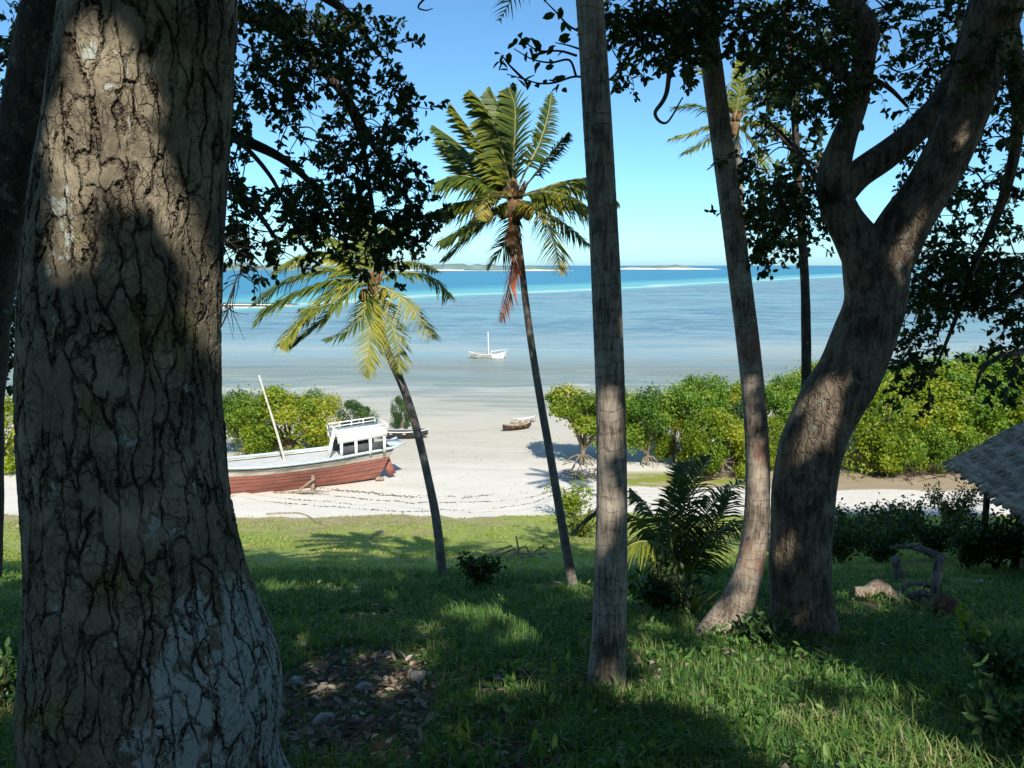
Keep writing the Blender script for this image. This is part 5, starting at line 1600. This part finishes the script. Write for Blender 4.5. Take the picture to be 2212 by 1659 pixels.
for p_, q_ in ((w0, w1), (w1, w2), (w2, w3), (w3, w0)):
    dq = unit(q_ - p_); nq = np.array((-dq[1], dq[0], 0)) * .09
    V = []
    for base_ in (p_, q_):
        zg = float(ground_z(base_[0], base_[1])) - .6
        for sg in (-1, 1):
            for z in (zg, ze + .55):
                V.append((base_[0] + nq[0] * sg, base_[1] + nq[1] * sg, z))
    wv.add(np.array(V), np.array([(0, 1, 3, 2), (4, 6, 7, 5), (0, 4, 5, 1), (2, 3, 7, 6), (1, 5, 7, 3), (0, 2, 6, 4)]))
wv.build('wall', M['mud_wall'], hut, False, hb)

# ================================================================== GROUND COVER
def in_poly(px, poly):
    poly = np.asarray(poly, float)
    x, y = px[:, 0], px[:, 1]
    c = np.zeros(len(px), bool)
    j = len(poly) - 1
    for i in range(len(poly)):
        c ^= ((poly[i][1] > y) != (poly[j][1] > y)) & (x < (poly[j][0] - poly[i][0]) * (y - poly[i][1]) / (poly[j][1] - poly[i][1] + 1e-9) + poly[i][0])
        j = i
    return c


LITTER = [(540, 1659), (590, 1480), (640, 1440), (820, 1410), (930, 1440), (950, 1520), (900, 1659)]


def ground_points(n, y0, y1, power=1.0):
    y = y0 + (y1 - y0) * RNG.random(n) ** power
    x = (RNG.random(n) * 2 - 1) * (0.70 * y + 1.0)
    return np.stack((x, y, ground_z(x, y)), 1)


def blades(pts, h, w, var, lean=.5):
    n = len(pts)
    a = RNG.random(n) * 6.283
    dr = np.stack((np.cos(a), np.sin(a), np.zeros(n)), 1)
    sd = np.stack((-np.sin(a), np.cos(a), np.zeros(n)), 1)
    ln_ = (lean * RNG.random(n) ** 0.8)[:, None]
    h = h[:, None]; w = w[:, None]
    m_ = pts + dr * h * ln_ * .35 + np.array((0, 0, .55)) * h
    e = pts + dr * h * ln_ * 1.25 + np.array((0, 0, .92)) * h * (1 - .35 * ln_)
    V = np.stack((pts - sd * w / 2, pts + sd * w / 2, m_ + sd * w * .42, m_ - sd * w * .42, e), 1).reshape(-1, 3)
    k = np.arange(n)[:, None] * 5
    return V, [k + np.array((0, 1, 2, 3)), k + np.array((3, 2, 4))], np.repeat(var, 5)


def grass_set(name, n, y0, y1, hmin, hmax, w, power=1.0, gm='grass', dens=0.0, tufts=0):
    p = ground_points(n, y0, y1, power)
    px, f = PX(p)
    cl = 0.5 + 0.5 * vnoise(p[:, 0] * 1.1, p[:, 1] * 1.1, 31) * .6 + 0.5 * vnoise(p[:, 0] * 4.2, p[:, 1] * 4.2, 32) * .4
    keep = RNG.random(n) < np.clip((cl - .22 - dens) * 2.6, 0.03, 1)
    lit = in_poly(px, LITTER)
    keep &= ~(lit & (RNG.random(n) < .96))
    keep &= np.linalg.norm(p[:, :2] - np.array((big.location[0], big.location[1])), axis=1) > .62
    keep &= p[:, 1] < edge_y(p[:, 0]) - .15
    keep &= ~in_poly(px, [(1830, 1270), (2080, 1300), (2080, 1350), (1830, 1330)])
    p = p[keep]; cl = cl[keep]
    if tufts:
        c_ = ground_points(tufts, y0, y1, power); c_ = c_[~in_poly(PX(c_)[0], LITTER)]
        k_ = np.repeat(np.arange(len(c_)), 34); q_ = c_[k_] + RNG.normal(size=(len(k_), 3)) * (.045, .045, 0)
        q_[:, 2] = ground_z(q_[:, 0], q_[:, 1])
        p = np.concatenate((p, q_)); cl = np.concatenate((cl, np.repeat(RNG.uniform(.5, 1.25, len(c_)), 34)))
    m = len(p)
    h = (hmin + (hmax - hmin) * RNG.random(m) ** 2.0) * (0.45 + 1.0 * np.clip(cl, 0, 1))
    dry = (vnoise(p[:, 0] * .9, p[:, 1] * .9, 44) > .35) * .18
    var = np.clip(RNG.normal(size=m) * .19 + .46 + dry + .16 * vnoise(p[:, 0] * 3, p[:, 1] * 3, 46), 0, 1)
    V, F, vr = blades(p, h, np.full(m, w) * (0.7 + .6 * RNG.random(m)), var, .85)
    o = link(name, mesh_np(name, V, F, M[gm], False, vr))
    return tag(o, kind='stuff')


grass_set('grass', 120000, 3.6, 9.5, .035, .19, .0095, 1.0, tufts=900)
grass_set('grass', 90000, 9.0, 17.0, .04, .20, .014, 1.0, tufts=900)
grass_set('grass', 90000, 16.0, 36.5, .03, .11, .028, .85, 'grass_dry_lit')

# dead leaves on the ground, thick in the bare patch by the big trunk
p = ground_points(26000, 3.8, 13, 1.3)
px, f = PX(p)
inl = in_poly(px, LITTER)
keep = (inl & (RNG.random(len(p)) < .9)) | (~inl & (RNG.random(len(p)) < .10 + .30 * (vnoise(p[:, 0] * 1.3, p[:, 1] * 1.3, 71) > .15)))
p = p[keep]; p[:, 2] += .012 + .03 * RNG.random(len(p))
nr = rnd_dirs(len(p), (0, 0, 1.7))
dr = unit(np.cross(nr, RNG.normal(size=(len(p), 3))))
L_ = .045 + .07 * RNG.random(len(p))
V, F = leaf_arrays(p, dr, nr, L_, L_ * RNG.uniform(.28, .6, len(p)), .3)
tag(link('fallen_leaves', mesh_np('fallen_leaves', V, F, M['litter'], False, np.repeat(RNG.random(len(p)) ** 1.0, 6))), kind='stuff')
# small broad-leaved weeds between the grass
c_ = ground_points(1500, 3.8, 16, 1.0)
c_ = c_[(vnoise(c_[:, 0] * .8, c_[:, 1] * .8, 61) > -.25) & ~in_poly(PX(c_)[0], LITTER)]
k_ = np.repeat(np.arange(len(c_)), 11)
q_ = c_[k_] + RNG.normal(size=(len(k_), 3)) * (.06, .06, .0) + np.array((0, 0, 1)) * (.03 + .12 * RNG.random((len(k_), 1)))
dr = rnd_dirs(len(k_), (0, 0, .1)); L_ = .045 + .05 * RNG.random(len(k_))
V, F = leaf_arrays(q_, dr, rnd_dirs(len(k_), (0, -.3, 1.4)), L_, L_ * .5)
tag(link('ground_cover', mesh_np('ground_cover', V, F, M['grass'], False, np.repeat(np.clip(RNG.normal(size=len(k_)) * .15 + .5, 0, 1), 6))), kind='stuff')
# coral stones
for k, (vx, vy, s, lab) in enumerate(((908, 1467, .10, 'flat pale stone at the right end of the leaf litter'), (840, 1415, .06, 'small pale stone beside the lit grass tuft in the litter'), (640, 1478, .09, 'pale stone next to the flared foot of the plated trunk'), (790, 1490, .08, 'brownish stone in the middle of the leaf litter'), (1668, 1585, .07, 'white stone in the sunlit grass at bottom right'), (1655, 1592, .045, 'smaller white stone beside the white one in the sunlit grass'), (2120, 1260, .10, 'pale stone in the shade by the hut'), (700, 1560, .09, 'pale stone low in the leaf litter'))):
    q = G(vx, vy)
    g_ = np.random.default_rng(k + 90)
    V = []; nu, nv = 9, 6
    for a in range(nv + 1):
        for b in range(nu):
            t, ph = math.pi * a / nv, 2 * math.pi * b / nu
            v = np.array((math.sin(t) * math.cos(ph), math.sin(t) * math.sin(ph), math.cos(t)))
            V.append(v * s * (1, .8, .5) * (1 + .25 * float(vnoise(v[0] * 2 + k, v[1] * 2 + v[2] * 3, k))))
    F = [(a * nu + b, a * nu + (b + 1) % nu, (a + 1) * nu + (b + 1) % nu, (a + 1) * nu + b) for a in range(nv) for b in range(nu)]
    o = link('stone', mesh_np('stone', np.array(V), np.array(F), M['stone'], False)); o.location = q + np.array((0, 0, s * .2)); o.rotation_euler = (0, 0, k)
    tag(o, lab, 'stone', 'stones on the slope')

# seaweed wrack along the scarps of the beach
wk = MB()
for k, o_ in enumerate((.9, 1.75, 2.9, 4.4)):
    for xx in np.arange(-16, 4, .026):
        if vnoise(xx * .5, k * 5.0, 3) + .5 * vnoise(xx * 2.3, k * 9.0, 6) + .3 * RNG.normal() < .12: continue
        yy = float(np.interp(xx, _ep[:, 0], _ep[:, 1])) + o_ + .35 * float(vnoise(xx * .35, k * 7.1)) + .16 * float(vnoise(xx * 1.3, k * 3.7)) + RNG.normal() * .09 + .05
        z = float(beach_z(xx, yy))
        a = RNG.random() * 6.28; l = RNG.uniform(.03, .11)
        wk.box((xx, yy, z + .012), (l, .025, .022), Matrix.Rotation(a, 3, 'Z'))
for k in range(420):
    xx, yy = RNG.uniform(-15, 9), RNG.uniform(34, 52)
    l = RNG.uniform(.02, .08)
    wk.box((xx, yy, float(beach_z(xx, yy)) + .005), (l, .02, .015), Matrix.Rotation(RNG.random() * 6.28, 3, 'Z'))
tag(wk.build('seaweed', M['weed']), kind='stuff')

# ================================================================== OVERHEAD CANOPY that shades the foreground
# clumps are hung up-sun of everything the photograph shows in shade, and left out over its sunlit patches
T = []
THIN = []


def add_targets(p):
    T.append(np.atleast_2d(p))


# shaded ground
n = 5200
y = 1.5 + 22 * RNG.random(n)
x = (RNG.random(n) * 2 - 1) * (0.72 * y + 2.5)
gp = np.stack((x, y, ground_z(x, y)), 1)
px, f = PX(gp)
bnd = np.interp(px[:, 0], [0, 480, 560, 700, 900, 1000, 1200, 1300, 1420, 1560, 1660, 1800, 2212], [1215, 1200, 1185, 1195, 1205, 1240, 1262, 1262, 1235, 1240, 1215, 1100, 1090]) + 16 * vnoise(px[:, 0] / 60, px[:, 1] / 60, 2)
add_targets(gp[(px[:, 1] > bnd)])
n = 2600                                    # the right flank stays dark as far as the sand
y = 14 + 20 * RNG.random(n); x = 6.5 + 14 * RNG.random(n)
gp = np.stack((x, y, ground_z(x, y)), 1); px, f = PX(gp)
add_targets(gp[(px[:, 0] > 1640) & (px[:, 1] > 1100)])
add_targets(np.stack((9.4 + 6 * RNG.random(500), 13 + 7 * RNG.random(500), -3 + 2.4 * RNG.random(500)), 1))
# shaded trunks and hanging crowns
for vp, d_, m_ in (([(30, 0), (480, 0), (500, 1000), (600, 1659), (30, 1659)], 3.5, 900), ([(1240, 0), (1350, 0), (1350, 810), (1270, 810)], 5.9, 300), ([(1280, 1010), (1360, 1010), (1360, 1400), (1270, 1500)], 5.9, 200), ([(1490, 0), (1570, 0), (1660, 960), (1600, 960)], 8.4, 300), ([(1660, 1659), (1660, 1100), (1760, 850), (1850, 600), (1770, 420), (1850, 0), (2212, 0), (2212, 300), (2000, 500), (1900, 900), (1820, 1100), (1820, 1400)], 8.3, 1100)):
    q = poly_samples(vp, m_)
    add_targets(np.array([P(a, b, d_) for a, b in q]))
for poly, m_, d_, e_ in (([(480, 0), (820, 0), (960, 380), (1000, 480), (800, 600), (480, 620)], 1100, 7.4, 9.4), ([(0, 0), (100, 0), (60, 900), (0, 900)], 260, 8, 10), ([(1310, 0), (2230, 0), (2230, 900), (1940, 960), (1940, 600), (1600, 560), (1560, 250), (1400, 250)], 2100, 7.2, 10.2), ([(1080, 0), (1250, 0), (1250, 190), (1080, 190)], 120, 6.2, 6.6)):
    q = poly_samples(poly, m_)
    THIN.append(np.array([P(a, b, d_ + (e_ - d_) * RNG.random()) for a, b in q]))
for vp, d_ in (((955, 1235, 870, 860), p1.location[1]), ((1238, 1268, 1180, 930), p2.location[1])):
    t = RNG.random(90)
    add_targets(np.array([P(vp[0] + (vp[2] - vp[0]) * a, vp[1] + (vp[3] - vp[1]) * a, d_) for a in t]))
NT = sum(len(t) for t in T)
T = np.concatenate(T + THIN)
# keep the slope palms, their shadows and everything beyond in the sun
for c, r in ((P(805, 640, p1.location[1]), 2.6), (P(1105, 410, p2.location[1]), 2.5), (P(1590, 250, 23.5), 2.6)):
    hole(c, r)
C0, CT = [], []
for it, t in enumerate(T):
    for _ in range(3):
        z = 6.2 + 5.6 * RNG.random()
        s = (z - t[2]) / -(-LDIR[2]) if False else (z - t[2]) / (-LDIR[2])
        q = t - LDIR * s
        for __ in range(6):
            if s < 1.2 or in_frame(q[None], 260)[0]:
                s += 1.3; q = t - LDIR * s
            else:
                break
        else:
            continue
        C0.append(q)
        if it > NT or len(C0) % 2: break
C0 = np.array(C0)
trunks = [('broadleaf_tree', big, BIG_TOP, np.array((-1.8, 2.2, 8.0)))]
per = 12
LP = np.repeat(C0, per, 0) + RNG.normal(size=(len(C0) * per, 3)) * .26
ok = ~in_frame(LP, 40) & ~lit_mask(LP) & (np.linalg.norm(LP - CAM, axis=1) > 2.2)
LP = LP[ok]
nr = unit(RNG.normal(size=LP.shape) * .8 - LDIR * .7)
dr = unit(np.cross(nr, RNG.normal(size=LP.shape)))
LL = .205 * RNG.uniform(.7, 1.3, len(LP))
SPOTS = [np.array((BIG_TOP[0], BIG_TOP[1])), np.array((5.6, 5.8)), np.array((5.5, -5.0)), np.array((-5.5, -6.5)), np.array((-9.0, 3.0)), np.array((17.0, 5.0)), np.array((14.0, -4.0))]
near = np.argmin(np.stack([np.linalg.norm(LP[:, :2] - s, axis=1) for s in SPOTS], 1), 1)
LABS = [None, None, 'shade tree standing behind the camera on the right', 'shade tree standing behind the camera on the left', 'shade tree beyond the left edge of the picture', 'shade tree beyond the right edge, up the slope from the hut', 'shade tree far behind on the right']
for k, s in enumerate(SPOTS):
    sel = near == k
    if not sel.any(): continue
    ctr = LP[sel].mean(0)
    if k == 0:
        root, rb = big, np.array(big.location)
    elif k == 1:
        root, rb = fk, np.array(fk.location)
    else:
        rb = np.array((s[0], s[1], float(ground_z(s[0], s[1]))))
        root = thing('shade_tree', rb, LABS[k], 'tree')
        MB().tube([rb - (0, 0, .3), rb + (0, 0, .6), rb + np.array((.1, .1, 3.0)), np.array((s[0], s[1], ctr[2] - .3))], [.42, .32, .26, .14], 12, 6, True, .5, .08).build('trunk', M['bark_dark'], root, True, rb)
    st_ = np.array((s[0], s[1], ctr[2] - 1.4)) if k > 1 else (BIG_TOP if k == 0 else P(2260, -300, D_F - .8))
    lb = MB()
    cand = LP[sel][RNG.permutation(sel.sum())[:14]]
    for e in cand:
        m_ = (st_ + e) / 2 + np.array((0, 0, .35))
        seg_ = np.array([st_ + (m_ - st_) * t for t in (.2, .5, .8)] + [m_ + (e - m_) * t for t in (.3, .6, .95)])
        if lit_mask(seg_, 1.1).any() or in_frame(seg_, 30).any(): continue
        lb.tube([st_, m_, e], [.075, .05, .02], 6, 5, False)
    if lb.n:
        lb.build('limb', M['bark_dark'], root, True, rb)
    V, F = quad_leaves(LP[sel] - rb, dr[sel], nr[sel], LL[sel], LL[sel] * .62)
    o = link('canopy' if k < 2 else 'crown', mesh_np('crown', V, F, M['leaf_canopy'], False, np.repeat(RNG.random(sel.sum()), 4)), root)
    o['kind'] = 'stuff'
print('canopy leaves', len(LP), 'clumps', len(C0), 'targets', len(T))


# ---- unseen trees added behind the camera to cut down sky light
_w = mangrove_mesh(77, 9.0, 7.5, 5200, .3, 16, leaf=.62, lo=.10)
_w[0].materials.append(M['leaf_canopy'])
for k, (x, y, h, lab) in enumerate(((-16, -13, 1.0, 'added unseen tree blocking sky light behind the camera, outermost on the left'), (-8, -16, 1.1, 'added unseen tree blocking sky light behind the camera, left of the middle'), (0, -17, 1.0, 'added unseen tree blocking sky light straight behind the camera'), (8, -16, 1.08, 'added unseen tree blocking sky light behind the camera, right of the middle'), (16, -13, 1.0, 'added unseen tree blocking sky light behind the camera on the right'))):
    t = thing('sky_block_tree', (x, y, float(ground_z(x, y))), lab, 'tree', 'unseen trees added to block sky light', k * 1.3)
    t.scale = (1.0, 1.0, h)
    o = link('crown', _w[0], t); o['kind'] = 'stuff'
    link('trunk', _w[1], t); link('branches', _w[2], t)
